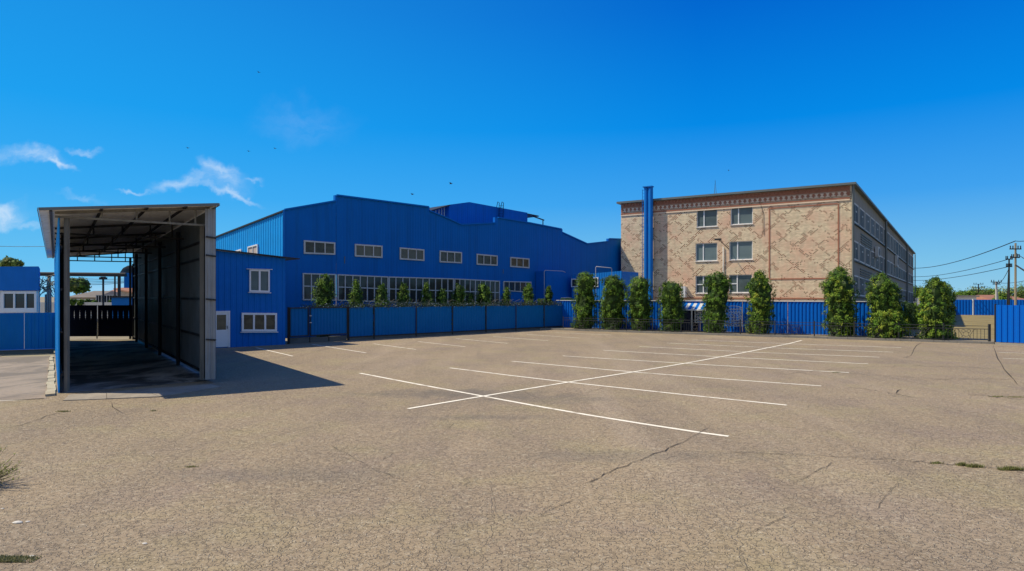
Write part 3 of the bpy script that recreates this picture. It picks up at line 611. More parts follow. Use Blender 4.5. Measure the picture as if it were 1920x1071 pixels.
m = MB(); a, b = PB.sz(1052, 558.5), PB.sz(1125, 558.5); m.bar(PB.p(a[0], a[1], .15), PB.p(b[0], b[1], .15), .5, .08); m.build('ledge', M['white'], B3)
def pipe(name, pts, r, mat, label, cat, group=None, n=6):
    m = MB(); m.tube(pts, r, n); o = m.build(name, mat, loc=pts[0], smooth=True); tag(o, label, cat, group); return o
PP = PB.off(.6)
pipe('gas_pipe', [PP.p(PP.s_at(1020.5), 0), PP.p(*PP.sz(1020.5, 510)), PP.p(*PP.sz(1022, 507)), PP.p(*PP.sz(1055, 508.5)), PP.p(*PP.sz(1060, 511))], .025, M['offwhite'], 'thin white gas pipe bent around the dark blue porch', 'pipe')
pipe('gas_pipe', [at(1117, 560, 56), at(1117, 502, 56), at(1118, 500, 56), at(1145, 502.5, 56), at(1147, 504, 56), at(1147, 540, 56)], .03, M['offwhite'], 'thin white pipe arch over the roof of the pale blue service block', 'pipe')

# ------------------------------------------------------------------ brick building
B = thing('brick_building', BF.p(10, 0), 'four-storey pale patterned brick building with red brick cornice and grey roof edge', 'building')
LBF = BF.L; TOP = 12.75
wins = []
for x0, x1, yt, yb in ((1306, 1345, 391.8, 425.3), (1370, 1411.4, 386.3, 420.6), (1304, 1345, 456, 489.5), (1367.5, 1411, 452.3, 487), (1304, 1345, 517, 550), (1367, 1410, 515, 549)):
    a, b = BF.sz(x0, yt), BF.sz(x1, yt); c, d_ = BF.sz(x0, yb), BF.sz(x1, yb); wins.append((a[0], b[0], (c[1]+d_[1])/2, (a[1]+b[1])/2))
wc = [[w_ for w_ in wins if w_[0] < 9], [w_ for w_ in wins if w_[0] >= 9]]
m = MB(); xs = sorted(set([w_[0] for w_ in wins]))
midS = BF.s_at(1356); 
c1 = [wins[0], wins[2], wins[4]]; c2 = [wins[1], wins[3], wins[5]]
holed(m, BF, 0, midS, 0, TOP, c1, .4, 0, .16); holed(m, BF, midS, LBF, 0, TOP, c2, .4, 0, .16)
m.poly(BF.p(0, 0), BF.p(0, 0, -14), BF.p(0, TOP, -14), BF.p(0, TOP))
m.build('front_wall', M['brick'], B, uv=(BF.A, BF.d))
for k, w_ in enumerate(wins):
    quad = [(w_[0], w_[2]), (w_[1], w_[2]), (w_[1], w_[3]), (w_[0], w_[3])]; rows = [] if k < 4 else [(.5, .03, .34)]
    window(B, BF, quad, [.35], rows, M['white'], M['glass_sky'], -.165, .07, .10, .07, sill=.24)
# cornice, frieze, panel bands
def fband(name, pts, w_, pr, mat):
    m = MB()
    for a, b in pts:
        a, b = BF.sz(*a) if a[0] > 100 else a, BF.sz(*b) if b[0] > 100 else b
        d_ = (Vector((b[0]-a[0], b[1]-a[1]))).normalized(); k = Vector((-d_.y, d_.x))*w_/2
        q = [(a[0]+k.x, a[1]+k.y), (a[0]-k.x, a[1]-k.y), (b[0]-k.x, b[1]-k.y), (b[0]+k.x, b[1]+k.y)]
        m.box8([BF.p(*x, 0) for x in q]+[BF.p(*x, pr) for x in q])
    return m.build(name, mat, B)
fband('cornice_band', [((0, TOP-1.30), (LBF-.15, TOP-1.30))], .16, .05, M['redbrick'])
fband('cornice_band', [((0, TOP-.92), (LBF-.15, TOP-.92))], .40, .03, M['redbrick'])
fband('cornice_band', [((0, TOP-.46), (LBF-.15, TOP-.46))], .44, .02, M['redbrick'])  # dark red behind the dentils, paints in the shade under the roof overhang
fband('cornice_band', [((0, TOP-1.47), (LBF-.15, TOP-1.47))], .12, .06, M['palebrick'])
m = MB(); n = 46
for k in range(n):
    t = .2+(k+.5)*(LBF-.5)/n; w2 = .16
    for (z0, z1, ww) in ((TOP-1.10, TOP-1.0, .17), (TOP-1.0, TOP-.86, .07), (TOP-.86, TOP-.76, .13)):
        m.box(BF.p(t, z0, .045), BF.d*ww, BF.n*.03, z1-z0)
m.build('frieze', M['palebrick'], B)
m = MB(); n = 62
for k in range(n): m.box(BF.p(.1+(k+.5)*(LBF-.3)/n, TOP-.52, .05), BF.d*.09, BF.n*.05, .26)
m.build('dentils', M['redbrick'], B)
fband('panel_band', [((1442.5, 391), (1442.5, 523.5)), ((1572, 382), (1572, 522)), ((1444, 391), (1570.5, 382)), ((1444, 523.5), (1570.5, 522))], .11, .035, M['redbrick'])
fband('base_band', [((1228, 558.5), (1590, 560))], .12, .04, M['redbrick'])
m = MB(); q = [BF.p(-.35, TOP-.2, .4), BF.p(LBF+.35, TOP-.2, .4), BS.p(BS.L, TOP-.2, .4), BS.p(BS.L, TOP-.2, -14), BF.p(-.35, TOP-.2, -14)]
# roof slab: the far end of the block stands lower down the falling site
zfar = H+(HZ-475)/F*126; q[2].z = q[3].z = zfar-.2
m.add(q+[x+V(0,0,.2) for x in q], [(0, 4, 3, 2, 1), (5, 6, 7, 8, 9), (0, 1, 6, 5), (1, 2, 7, 6), (2, 3, 8, 7), (3, 4, 9, 8), (4, 0, 5, 9)])
m.build('roof', M['grey_metal'], B)
ST = [(0, TOP), (BS.L, zfar)]
m = MB(); N_ = 10
for k in range(N_):
    a, b = BS.L*k/N_, BS.L*(k+1)/N_; m.poly(BS.p(a, 0), BS.p(b, 0), BS.p(b, interp(ST, b)-.1), BS.p(a, interp(ST, a)-.1))
m.poly(BS.p(BS.L, 0), BS.p(BS.L, 0, -14), BS.p(BS.L, zfar-.1, -14), BS.p(BS.L, zfar-.1))
m.build('side_wall', M['shaded_brick'], B, uv=(BS.A, BS.d))
m = MB(); m.bar(BS.p(.0, 0, .12)+BF.n*.1, BS.p(.0, TOP-.2, .12)+BF.n*.1, .14, .14); m.build('corner_trim', M['grey_metal'], B)
for px, p1 in ((1657, 0), (1698, 0), (1713, 0)):
    t = BS.s_at(px); m = MB(); m.tube([BS.p(t, 0, .25), BS.p(t, interp(ST, t)-.2, .25)], .16 if px < 1700 else .1, 6); m.build('downpipe', M['grey_metal'], B)
rowt = [((1598.6, 377.6), (1656, 427.4), (1713, 483)), ((1598.6, 449), (1656, 483), (1713, 518)), ((1598.6, 514.8), (1656, 532.5), (1713, 549))]
rowb = [((1598.6, 415), (1656, 459), (1713, 505)), ((1598.6, 485.6), (1656, 512), (1713, 534)), ((1598.6, 553.6), (1656, 561), (1713, 568))]
def rowz(rw_, t):
    Q = BS.p(t, 0); px = CX+Q.x/Q.y*F; py = interp(list(rw_), px); return H+(HZ-py)/F*Q.y
nb = 19; bay = BS.L/nb
for r in range(3):
    for k in range(nb):
        a, b = k*bay+.35, (k+1)*bay-.35
        quad = [(a, rowz(rowb[r], a)), (b, rowz(rowb[r], b)), (b, rowz(rowt[r], b)), (a, rowz(rowt[r], a))]
        window(B, BS, quad, [.25, .5, .75] if k < 10 else [.5], [(.62, .52, .74)] if k < 6 else [], M['offwhite'], M['glass_side'], .01, .13, .11, .035)
    m = MB()
    for k in range(nb):
        a, b = k*bay, (k+1)*bay; za, zb_ = rowz(rowb[r], a)-.16, rowz(rowb[r], b)-.16
        m.box8([BS.p(a, za, 0), BS.p(b, zb_, 0), BS.p(b, zb_, .16), BS.p(a, za, .16), BS.p(a, za+.1, 0), BS.p(b, zb_+.1, 0), BS.p(b, zb_+.1, .16), BS.p(a, za+.1, .16)])
    m.build('sill_band', M['dark_steel'], B)
for r, t0, t1 in ((0, 6, 15), (1, 5.5, 17), (2, 4.5, 14)):           # louvred grilles below the windows
    m = MB()
    for k in range(5):
        a, b = (t0, rowz(rowb[r], t0)-.7-k*.24), (t1, rowz(rowb[r], t1)-.7-k*.24); m.box8([BS.p(a[0], a[1], .0), BS.p(b[0], b[1], .0), BS.p(b[0], b[1], .05), BS.p(a[0], a[1], .05), BS.p(a[0], a[1]+.11, .0), BS.p(b[0], b[1]+.11, .0), BS.p(b[0], b[1]+.11, .05), BS.p(a[0], a[1]+.11, .05)])
    m.build('grille', M['dark_steel'], B)
def acunit(W, px, py, w_, h_, label):
    s_, z_ = W.sz(px, py); o = thing('air_conditioner', W.p(s_, z_-h_/2, .2), label, 'air conditioner', 'air conditioners on the brick building')
    m = MB(); m.box(W.p(s_, z_-h_/2, .25), W.d*w_/2, W.n*.17, h_); m.build('casing', M['offwhite'], o)
    m = MB(); c = W.p(s_, z_, .425); n_ = 14; pts = [c+W.d*math.cos(k*2*math.pi/n_)*h_*.38+V(0,0,1)*math.sin(k*2*math.pi/n_)*h_*.38 for k in range(n_)]
    m.add(pts+[p+W.n*.02 for p in pts], [tuple(range(n_, 2*n_))]+[(k, (k+1) % n_, n_+(k+1) % n_, n_+k) for k in range(n_)]); m.build('fan_grille', M['dark_steel'], o)
acunit(BS, 1640.5, 473, 1.6, 1.1, 'air conditioner on the shaded side wall nearest the front corner')
acunit(BS, 1677.5, 490, 2.0, 1.6, 'air conditioner far along the shaded side wall')
# things on the brick front
ch_ = BF.off(.55); ps = [ch_.s_at(1211.5), ch_.s_at(1219.5)]; T = thing('flue_stack', ch_.p(ps[0], 0), 'tall blue twin flue pipe with ladder rungs standing against the brick front', 'chimney')
for k, (t, r, top) in enumerate(((ps[0], .22, 352.5), (ps[1]+.03, .24, 352))):
    m = MB(); z_ = ch_.sz(1213+k*9, top)[1]; m.tube([ch_.p(t, 0), ch_.p(t, z_)], r, 18); m.build('flue_pipe', M['blue_pale'], T, smooth=False)
m = MB()
z_ = ch_.sz(1215, 351.5)[1]; m.box(ch_.p((ps[0]+ps[1])/2, z_+.0), ch_.d*.5, ch_.n*.3, .1); m.build('cap', M['blue_pale'], T)
m = MB(); sl_ = ps[0]-.36
m.bar(ch_.p(sl_, 0, .12), ch_.p(sl_, z_-.2, .12), .045)
for k in range(40): m.bar(ch_.p(sl_, .4+k*.34, .12), ch_.p(ps[0]-.18, .4+k*.34, .12), .035)
m.build('ladder', M['blue_pale'], T)
m = MB()
for zz in (3.3, 6.5, 9.7, 12.2): m.box(ch_.p((ps[0]+ps[1])/2, zz, -.28), ch_.d*.45, ch_.n*.27, .07)
m.build('bracket', M['dark_steel'], T)
s_, z_ = BF.sz(1367, 467); o = thing('wall_lamp', BF.p(s_, z_), 'dark floodlight on a slanted bracket between the brick front windows', 'lamp')
m = MB(); e = BF.p(BF.s_at(1356), BF.sz(1353, 452)[1], 1.6); m.tube([BF.p(s_-.05, z_, .02), BF.p(s_-.2, z_+.25, .4), e], .035, 6); m.build('arm', M['dark_steel'], o)
m = MB(); m.box(e+V(-.1, 0, -.05), BF.d*.3, BF.n*.14, .16); m.build('lamp_head', M['dark_steel'], o)
pipe('downpipe', [BF.p(BF.s_at(1356.5), 0, .09), BF.p(*BF.sz(1356.5, 463), .09)], .05, M['offwhite'], 'thin pale conduit running down between the brick front windows', 'pipe')
pipe('cable', [BF.p(*BF.sz(x, y), .05) for x, y in ((1422, 378), (1427, 385), (1431, 400), (1431, 440))], .02, M['wire'], 'dark loose cable on the brick front right of the top window', 'cable')
m = MB(); a = BF.off(-3); tz = a.sz(1340, 352)[1]-.3
m.tube([a.p(a.s_at(1338.5), 12.5), a.p(a.s_at(1341), a.sz(0, 0)[1]*0+a.sz(1341, 338)[1]), a.p(a.s_at(1344), 12.5)], .04, 5); o = m.build('antenna', M['grey_metal'], loc=a.p(a.s_at(1341), 12.5)); tag(o, 'thin twin-legged antenna mast on the brick building roof', 'antenna')
s_, z_ = RF.sz(1284, 550); o = thing('wall_box', BF.p(BF.s_at(1284), BF.sz(1284, 557)[1]), 'tall white equipment box on the brick wall right of the fourth column tree', 'box')
m = MB(); w0 = BF.sz(1284, 558); w1 = BF.sz(1284, 537); m.box(BF.p(w0[0], w0[1], .3), BF.d*.2, BF.n*.28, w1[1]-w0[1]); m.build('casing', M['white'], o)
m = MB(); m.bar(BF.p(w0[0]+.2, w0[1]+.6, .55), BF.p(w0[0]+.75, w0[1]-.1, .3), .05); m.build('strut', M['dark_steel'], o)

# ------------------------------------------------------------------ fences
Fn = thing('corrugated_fence', FE.p(14, 0), 'long shaded blue corrugated fence in front of the factory hall', 'fence', 'blue corrugated fences')
ps = [653.5, 701, 780, 848, 911, 967, 1020]; ss = [FE.s_at(p) for p in ps]+[FE.L]
def ftop(s_):
    Q = FE.p(s_, 0); px = CX+Q.x/Q.y*F; return H+(HZ-interp([(540, 577.5), (655, 577), (1062, 572)], px))/F*Q.y
for k in range(7):
    m = MB(); a, b = ss[k]+.03, ss[k+1]-.03; corrugated(m, FE, a, b, .22, [(a, ftop(a)), (b, ftop(b))], .24, .028, -.05); m.build('panel', M['blue_fence'], Fn)
for k in range(7):
    m = MB(); m.bar(FE.p(ss[k], 0, .03), FE.p(ss[k], ftop(ss[k])+.06, .03), .06, .06); m.build('post', M['dark_steel'], Fn)
m = MB(); m.bar(FE.p(ss[0], .2, .0), FE.p(FE.L, .2, .0), .07, .06); m.build('rail', M['dark_steel'], Fn)
m = MB(); m.box(FE.p((ss[0]+FE.L)/2, 0, -.08), FE.d*(FE.L-ss[0])/2, FE.n*.08, .17); m.build('plinth', M['plinth'], Fn)
Gg = thing('yard_gate', FE.p(2, 0), 'shaded blue corrugated double gate between the annex and the long fence', 'gate')
gs = [FE.s_at(541), FE.s_at(579), FE.s_at(652)]
for a, b in zip(gs, gs[1:]):
    m = MB(); corrugated(m, FE, a+.06, b-.05, .42, ftop(1), .2, .025, .0); lf = m.build('gate_leaf', M['blue_fence'], Gg)
    m = MB()
    for z_ in (.42, ftop(1)): m.bar(FE.p(a+.05, z_, .05), FE.p(b-.05, z_, .05), .05, .06)
    for t in (a+.06, b-.06): m.bar(FE.p(t, .42, .05), FE.p(t, ftop(1), .05), .06, .05)
    m.build('frame', M['dark_steel'], lf)
for t in (gs[0]-.02, gs[2]-.0):
    m = MB(); m.bar(FE.p(t, 0, .03), FE.p(t, ftop(1)+.05, .03), .1, .1); m.build('gate_post', M['dark_steel'], Gg)
m = MB()
for z_ in (1.15, 1.55): m.box(FE.p(gs[1]+.05, z_, .1), FE.d*.06, FE.n*.04, .05)
m.build('lock', M['offwhite'], Gg)
m = MB()
for k in range(3):
    a = gs[0]+.1+k*(gs[2]-gs[0]-.1)/3; b = a+(gs[2]-gs[0]-.1)/3-.07; m.box(FE.p((a+b)/2, 0, -.1), FE.d*(b-a)/2, FE.n*.1, .30)
o = m.build('base_blocks', M['plinth'], Gg)
Rn = thing('corrugated_fence', RF.p(12, 0), 'sunlit blue corrugated fence below the brick front behind the column trees', 'fence', 'blue corrugated fences')
L = RF.L; n = 8
for k in range(n):
    a, b = L*k/n+.01, L*(k+1)/n-.01; m = MB(); corrugated(m, RF, a, b, .1, 2.34, .22, .035); m.build('panel', M['blue_sunlit'], Rn)
m = MB(); m.box(RF.p(L/2, 2.345, .01), RF.d*L/2, RF.n*.05, .05); m.build('cap', M['white'], Rn)
RS = Wall(RF.p(L, 0), d=BS.d); RS.n = V(RS.d.y, -RS.d.x); Ls = RS.s_at(1712)
Sn = thing('corrugated_fence', RS.p(3, 0), 'shaded blue fence running back along the side of the brick building', 'fence', 'blue corrugated fences')
zt = [(0, 2.34), (Ls, RS.sz(1712, 572.5)[1])]
for k in range(6):
    a, b = Ls*k/6+.02, Ls*(k+1)/6-.02; m = MB(); corrugated(m, RS, a, b, .05, zt, .3, .03); m.build('panel', M['blue_fence'], Sn)
NF = Wall(G(1866, 646), G(2060, 655)); Nn = thing('corrugated_fence', NF.p(2, 0), 'bright sunlit blue corrugated fence at the right edge of the lot', 'fence', 'blue corrugated fences')
m = MB(); corrugated(m, NF, .04, NF.L, .15, H-(572-HZ)/F*NF.A.y, .26, .04); m.build('panel', M['blue_sunlit'], Nn)
m = MB(); m.bar(NF.p(0, 0, -.06), NF.p(0, 2.27, -.06), .08); m.build('post', M['dark_steel'], Nn)
m = MB(); m.box(NF.p(NF.L/2, 0, 0), NF.d*NF.L/2, NF.n*.07, .12); m.build('plinth', M['concrete'], Nn)
FF = Wall(at(1778, 0, 92).xy.to_3d(), at(1950, 0, 88).xy.to_3d()); Fn2 = thing('corrugated_fence', FF.p(3, 0), 'distant low blue fence beyond the dry lawn on the right', 'fence', 'blue corrugated fences')
sp_ = FF.s_at(1824.5)
for a, b in ((0, sp_-.1), (sp_+.1, FF.L)):
    m = MB(); corrugated(m, FF, a, b, .0, 2.25, .35, .04); m.build('panel', M['blue_sunlit'], Fn2)
m = MB(); m.bar(FF.p(sp_, 0), FF.p(sp_, 2.35), .15, .15); m.build('post', M['white'], Fn2)
# left fence and gatehouse
LFn = Wall(G(-60, 667), G(99, 662)); Lf = thing('corrugated_fence', LFn.p(3, 0), 'dark blue corrugated fence below the gatehouse window on the left', 'fence', 'blue corrugated fences')
zt_ = 1.93; sm = LFn.s_at(45)
m = MB(); corrugated(m, LFn, 0, sm, .22, zt_, .5, .008); m.build('panel', M['blue_fence'], Lf)
m = MB(); corrugated(m, LFn, sm+.02, LFn.L+.3, .22, zt_, .26, .03); m.build('panel', M['blue_fence'], Lf)
m = MB(); m.bar(LFn.p(0, .22, .05), LFn.p(LFn.L+.3, .22, .05), .05, .04); m.build('rail', M['blue_pale'], Lf)
m = MB(); m.box(LFn.p(LFn.L/2, -.01, -.12), LFn.d*LFn.L/2, LFn.n*.1, .2); m.build('plinth', M['plinth'], Lf)
GH = Wall(at(-90, 0, 32.6).xy.to_3d(), at(72.5, 0, 32.0).xy.to_3d()); Gh = thing('gatehouse', GH.p(2, 0), 'small white gatehouse with a big blue fascia and three-part window at the left edge', 'building')
gz = GH.sz(72, 545)[1]; gd = CD*3.6; m = MB(); L = GH.L
m.box8([GH.p(0, 0), GH.p(L, 0), GH.p(L, 0)+gd, GH.p(0, 0)+gd, GH.p(0, gz), GH.p(L, gz), GH.p(L, gz)+gd, GH.p(0, gz)+gd]); m.build('wall', M['white'], Gh)
m = MB(); z2 = GH.sz(77, 500)[1]; q = [GH.p(-.1, gz+.003, .15), GH.p(L+.14, gz+.003, .15)]; q += [q[1]+gd*1.04, q[0]+gd*1.04]; m.box8(q+[x+V(0, 0, z2-gz) for x in q]); m.build('fascia', M['blue'], Gh)
window(Gh, GH, pquad(GH, (5, 586), (71, 585.5), (71, 546), (5, 546)), [.36, .68], [.16], M['white'], M['glass_dark'], .01, .13, .09, .07)
window(Gh, GH, pquad(GH, (-60, 586), (-4, 586), (-4, 546), (-60, 546)), [.5], [.16], M['white'], M['glass_dark'], .01, .1, .09, .07)
# ornamental railing along the kerb
Rl = thing('kerb_railing', KB.p(12, 0), 'low dark ornamental metal railing along the kerb in front of the column trees', 'railing')
pp = [1056, 1125, 1174.5, 1223.6, 1277, 1329, 1388, 1453, 1527, 1602, 1685, 1769, 1855]; KR = KB.off(-.3); ks = [KR.s_at(p) for p in pp]; zr = 1.0
for k, t in enumerate(ks):
    m = MB(); m.bar(KR.p(t, 0), KR.p(t, zr+.12), .06 if k < 12 else .1); m.build('post', M['rail'], Rl)
for a, b in zip(ks, ks[1:]):
    m = MB(); a += .05; b -= .05
    for z_ in (zr, zr-.17, .2): m.bar(KR.p(a, z_), KR.p(b, z_), .035, .03)
    w_ = b-a; n = max(8, int(w_/.16)); 
    for k in range(1, n):
        t = a+w_*k/n; u = k/n
        if .38 < u < .62: continue
        m.bar(KR.p(t, .2), KR.p(t, zr-.17), .016)
    c = (a+b)/2; r = .15
    for (cx_, cz_, rr) in ((c, .52, .14), (c-.13, .70, .09), (c+.13, .70, .09), (c-.13, .34, .09), (c+.13, .34, .09)):
        m.tube([KR.p(cx_+math.cos(q*math.pi/5)*rr, cz_+math.sin(q*math.pi/5)*rr) for q in range(11)], .011, 4)
    for sgn in (-1, 1): m.tube([KR.p(c+sgn*(.1+.38*q/6), .22+.6*math.sin(q/6*math.pi/2)) for q in range(7)], .012, 4)
    m.build('railing_panel', M['rail'], Rl)
# porch with awning and lattice screens in the gap of the trees
PO = RF.off(.55); 
P = thing('entrance_awning', PO.p(PO.s_at(1300), 0), 'small blue and white awning over the dark doorway in the blue fence', 'awning')
a, b = PO.s_at(1281), PO.s_at(1328); za, zb_ = 2.16, 1.72
m = MB(); nst = 8
for k in range(nst):
    t0, t1 = a+(b-a)*k/nst, a+(b-a)*(k+1)/nst
    m.box8([PO.p(t0, za, -.45), PO.p(t1, za, -.45), PO.p(t1, zb_, .45), PO.p(t0, zb_, .45)]+[PO.p(t0, za+.03, -.45), PO.p(t1, za+.03, -.45), PO.p(t1, zb_+.03, .45), PO.p(t0, zb_+.03, .45)], mi=k % 2)
m.build('canopy_sheet', [M['blue'], M['offwhite']], P)
m = MB(); m.bar(PO.p(a, zb_-.02, .46), PO.p(b, zb_-.02, .46), .04, .07); m.build('front_rail', M['white'], P)
for t in (PO.s_at(1300), b-.02):
    m = MB(); m.bar(PO.p(t, .1, .42), PO.p(t, zb_, .42), .09 if t < b-.1 else .05); m.build('post', M['offwhite'], P)
def lattice(W, s0, s1, z0, z1, label, arch=False):
    o = thing('lattice_screen', W.p((s0+s1)/2, z0), label, 'screen', 'white lattice screens by the doorway'); m = MB()
    for t in (s0, s1): m.bar(W.p(t, z0), W.p(t, z1), .05)
    if arch: m.tube([W.p(s0+(s1-s0)*k/8, z1+.12*math.sin(k/8*math.pi)) for k in range(9)], .03, 6)
    else: m.bar(W.p(s0, z1), W.p(s1, z1), .05)
    m.bar(W.p(s0, z0+.02), W.p(s1, z0+.02), .04); m.build('frame', M['white'], o)
    m = MB(); r = random.Random(3); nx = max(4, int((s1-s0)/.17)); nz = int((z1-z0)/.17)
    for i in range(nx):
        for j in range(nz):
            c = (s0+(i+.5)*(s1-s0)/nx, z0+(j+.5)*(z1-z0)/nz); q = r.uniform(0, 3); rr = .075
            m.tube([W.p(c[0]+math.cos(q+k*.9)*rr, c[1]+math.sin(q+k*.9)*rr*.9) for k in range(6)], .03, 4)
    for i in range(1, nx): t = s0+i*(s1-s0)/nx; m.bar(W.p(t, z0), W.p(t, z1), .014)
    m.build('scrollwork', M['white'], o)
lattice(PO, PO.s_at(1303), PO.s_at(1322), .75, 1.70, 'white scroll lattice screen below the awning')
lattice(PO, PO.s_at(1360), PO.s_at(1391), .55, 1.90, 'white arched lattice screen between the fifth and sixth column trees', True)
m = MB(); m.box(RF.p(RF.s_at(1290), .1, .06), RF.d*.75, RF.n*.05, 1.75); o = m.build('doorway', M['navy'], loc=RF.p(RF.s_at(1290), .1)); tag(o, 'dark open doorway panel in the blue fence under the awning', 'door')

# ------------------------------------------------------------------ foliage
def leafquad(mb, c, nrm, size, col, rng):
    n = (nrm+Vector((rng.gauss(0, .42), rng.gauss(0, .42), rng.gauss(0, .42)))).normalized()
    a = n.cross(Vector((rng.gauss(0, 1), rng.gauss(0, 1), rng.gauss(0, 1)))).normalized(); b = n.cross(a)
    s = size*rng.uniform(.6, 1.25); t = s*rng.uniform(.5, .8); k = len(mb.v)
    mb.v += [c-a*s*.5, c+b*t*.5, c+a*s*.5+n*s*.12, c-b*t*.5]; mb.f.append((k, k+1, k+2, k+3)); mb.mi.append(0)
    mb.c += [(*col, 1)]*4
GREENS = [(.12, .20, .02), (.075, .15, .014), (.14, .22, .022), (.045, .10, .011), (.085, .165, .016), (.035, .08, .01), (.025, .06, .008)]
def shade(rng, pal, f=1.22):
    c = rng.choice(pal); k = rng.uniform(.75, 1.25)*f; return tuple(x*k for x in c)
def column_tree(name, base, h, r, label, cat, group=None, seed=1, prof=None, leaf=.10, dens=1.0, pal=GREENS, lumps=.27, lean=0, spires=None, bare=.0):
    rng = random.Random(seed); o = thing(name, base, label, cat, group); prof = prof or [(0, .8), (.06, .95), (.3, 1), (.7, 1.0), (.88, .92), (.96, .7), (1, .25)]
    spires = spires or [(0, 0, 1.0, 1.0)]; mb = MB()
    for (ox, oy, fh, fr) in spires:
        hh, rr = h*fh, r*fr; off = Vector((ox, oy, 0)); sd = rng.uniform(0, 50)
        def rad(t, a):
            nn = noise.noise(Vector((math.cos(a)*1.3+sd, math.sin(a)*1.3, t*hh*.8))); n2 = noise.noise(Vector((math.cos(a)*2.6+sd, math.sin(a)*2.6, t*hh*1.9)))
            return rr*interp(prof, t)*(1+lumps*1.5*nn+lumps*.9*n2)
        def axis(t): return Vector((lean*t+.10*rr*math.sin(t*5+sd), .1*rr*math.cos(t*4+sd), t*hh))+off
        nr, na = 14, 12; b0 = len(mb.v)                       # dark green filler mass inside the leaves
        for i in range(nr+1):
            t = bare/h+(1-bare/h)*i/nr*.965+.01
            for k in range(na):
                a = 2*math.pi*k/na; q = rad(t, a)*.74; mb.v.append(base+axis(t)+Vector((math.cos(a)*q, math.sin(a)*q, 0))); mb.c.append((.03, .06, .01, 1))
        for i in range(nr):
            for k in range(na): mb.f.append((b0+i*na+k, b0+i*na+(k+1) % na, b0+(i+1)*na+(k+1) % na, b0+(i+1)*na+k)); mb.mi.append(0)
        mb.f.append(tuple(b0+nr*na+k for k in range(na))); mb.mi.append(0)
        area = 2*math.pi*rr*hh; ncl = int(area*13*dens/(leaf/.11)**1.2)
        for _ in range(ncl):
            t = bare/h+(1-bare/h)*rng.uniform(0, 1)**.93; a = rng.uniform(0, 2*math.pi); d = Vector((math.cos(a), math.sin(a), 0)); q = rad(t, a)*rng.uniform(.86, 1.02)
            c = base+axis(t)+d*q; up = .35+max(0, t-.85)*6; nrm = (d+Vector((0, 0, up))).normalized(); col = shade(rng, pal); cr = leaf*rng.uniform(.9, 1.9)
            for _k in range(int(22)):
                j = Vector((rng.gauss(0, 1), rng.gauss(0, 1), rng.gauss(0, 1.15)))*cr*.45; f = rng.uniform(.8, 1.2)
                p_ = c+j
                if p_.z < base.z+.02: p_.z = base.z+rng.uniform(.02, .15)
                leafquad(mb, p_, nrm, leaf, tuple(x*f for x in col), rng)
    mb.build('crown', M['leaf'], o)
    t = MB(); t.tube([base-V(0,0,.05), base+V(.03*r, 0, h*.3), base+V(-.02*r, .02, h*.85)], min(.14, r*.16), 8, .02)
    for k in range(5):
        a = rng.uniform(0, 6.28); z_ = h*(.2+.13*k); t.tube([base+V(0, 0, z_), base+V(math.cos(a)*r*.6, math.sin(a)*r*.6, z_+r*.7)], min(.05, r*.06), 5, .01)
    t.build('trunk', M['bark'], o); return o
KT = KB.off(-1.25)
TREES = [(1096.5, 1075, 1118, 512, 'first and leftmost column tree, tall, beside the corner of the blue fences', None),
 (1149.5, 1127, 1172, 518, 'second column tree from the left, leaning slightly right before the blue fence', None),
 (1200, 1179, 1221, 520, 'third column tree, standing just in front of the blue flue pipe', None),
 (1258.5, 1236, 1281, 529, 'fourth column tree, shortest of the row, left of the striped awning', None),
 (1343, 1321, 1365, 512, 'fifth column tree, between the two white lattice screens', None),
 (1425, 1401, 1449, 510, 'sixth column tree, pointed top, right of the arched lattice screen', [(0, .7), (.1, .95), (.45, .95), (.7, 1), (.85, .72), (.95, .35), (1, .1)]),
 (1575, 1547, 1603, 503, 'seventh column tree, broad and bright, hiding the foot of the brick corner', [(0, .7), (.1, .95), (.45, .95), (.75, 1), (.88, .75), (.96, .4), (1, .1)])]
WARM = GREENS+[(.22, .26, .028), (.17, .24, .022), (.13, .19, .02)]
for k, (cx_, x0, x1, top, lab, pr) in enumerate(TREES):
    s_ = KT.s_at(cx_); b = KT.p(s_, .1); h = H+(HZ-top)/F*b.y-.1; r = (x1-x0)/2/F*b.y*1.02
    column_tree('column_tree', b, h, r, lab, 'tree', 'column trees along the kerb', 11+k, pr, pal=WARM if k > 4 else GREENS)
s_ = KT.s_at(1655); b = KT.p(s_, .1); h = H+(HZ-515)/F*b.y-.1
column_tree('column_tree', b, h, .84, 'eighth column tree, twin-topped, yellow-green, right of the brick corner', 'tree', 'column trees along the kerb', 31, [(0, .95), (.3, 1), (.6, .95), (.85, .8), (.95, .45), (1, .1)], pal=WARM, spires=[(-.12, 0, 1, 1), (.5, -.1, .86, .78), (.15, -.3, .45, 1.25)])
s_ = KT.s_at(1752); b = KT.p(s_, .1); h = H+(HZ-522)/F*b.y-.1
column_tree('column_tree', b, h, .98, 'ninth and last column tree, widest, with two pointed tops', 'tree', 'column trees along the kerb', 37, [(0, .95), (.3, 1), (.6, .9), (.82, .7), (.94, .35), (1, .08)], pal=WARM, spires=[(0, 0, 1, 1), (.75, .4, .95, .72), (1.25, 1.0, .72, .6)])
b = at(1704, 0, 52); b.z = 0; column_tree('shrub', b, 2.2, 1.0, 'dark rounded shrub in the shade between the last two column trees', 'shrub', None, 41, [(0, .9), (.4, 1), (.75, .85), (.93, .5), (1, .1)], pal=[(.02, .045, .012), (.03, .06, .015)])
SH = [(607.5, 589, 626, 516, 573), (669, 653, 683, 529, 575), (715, 700, 730, 535, 575), (755, 742, 769, 531, 575), (800, 788, 812, 533, 575), (828, 817, 839, 542, 575), (858.5, 846, 872, 533, 575), (882, 877, 889, 550, 575), (907, 893, 921, 532, 575), (949, 939, 961, 541, 574), (991, 979, 1003, 533, 574), (1028, 1019, 1038, 538, 573)]
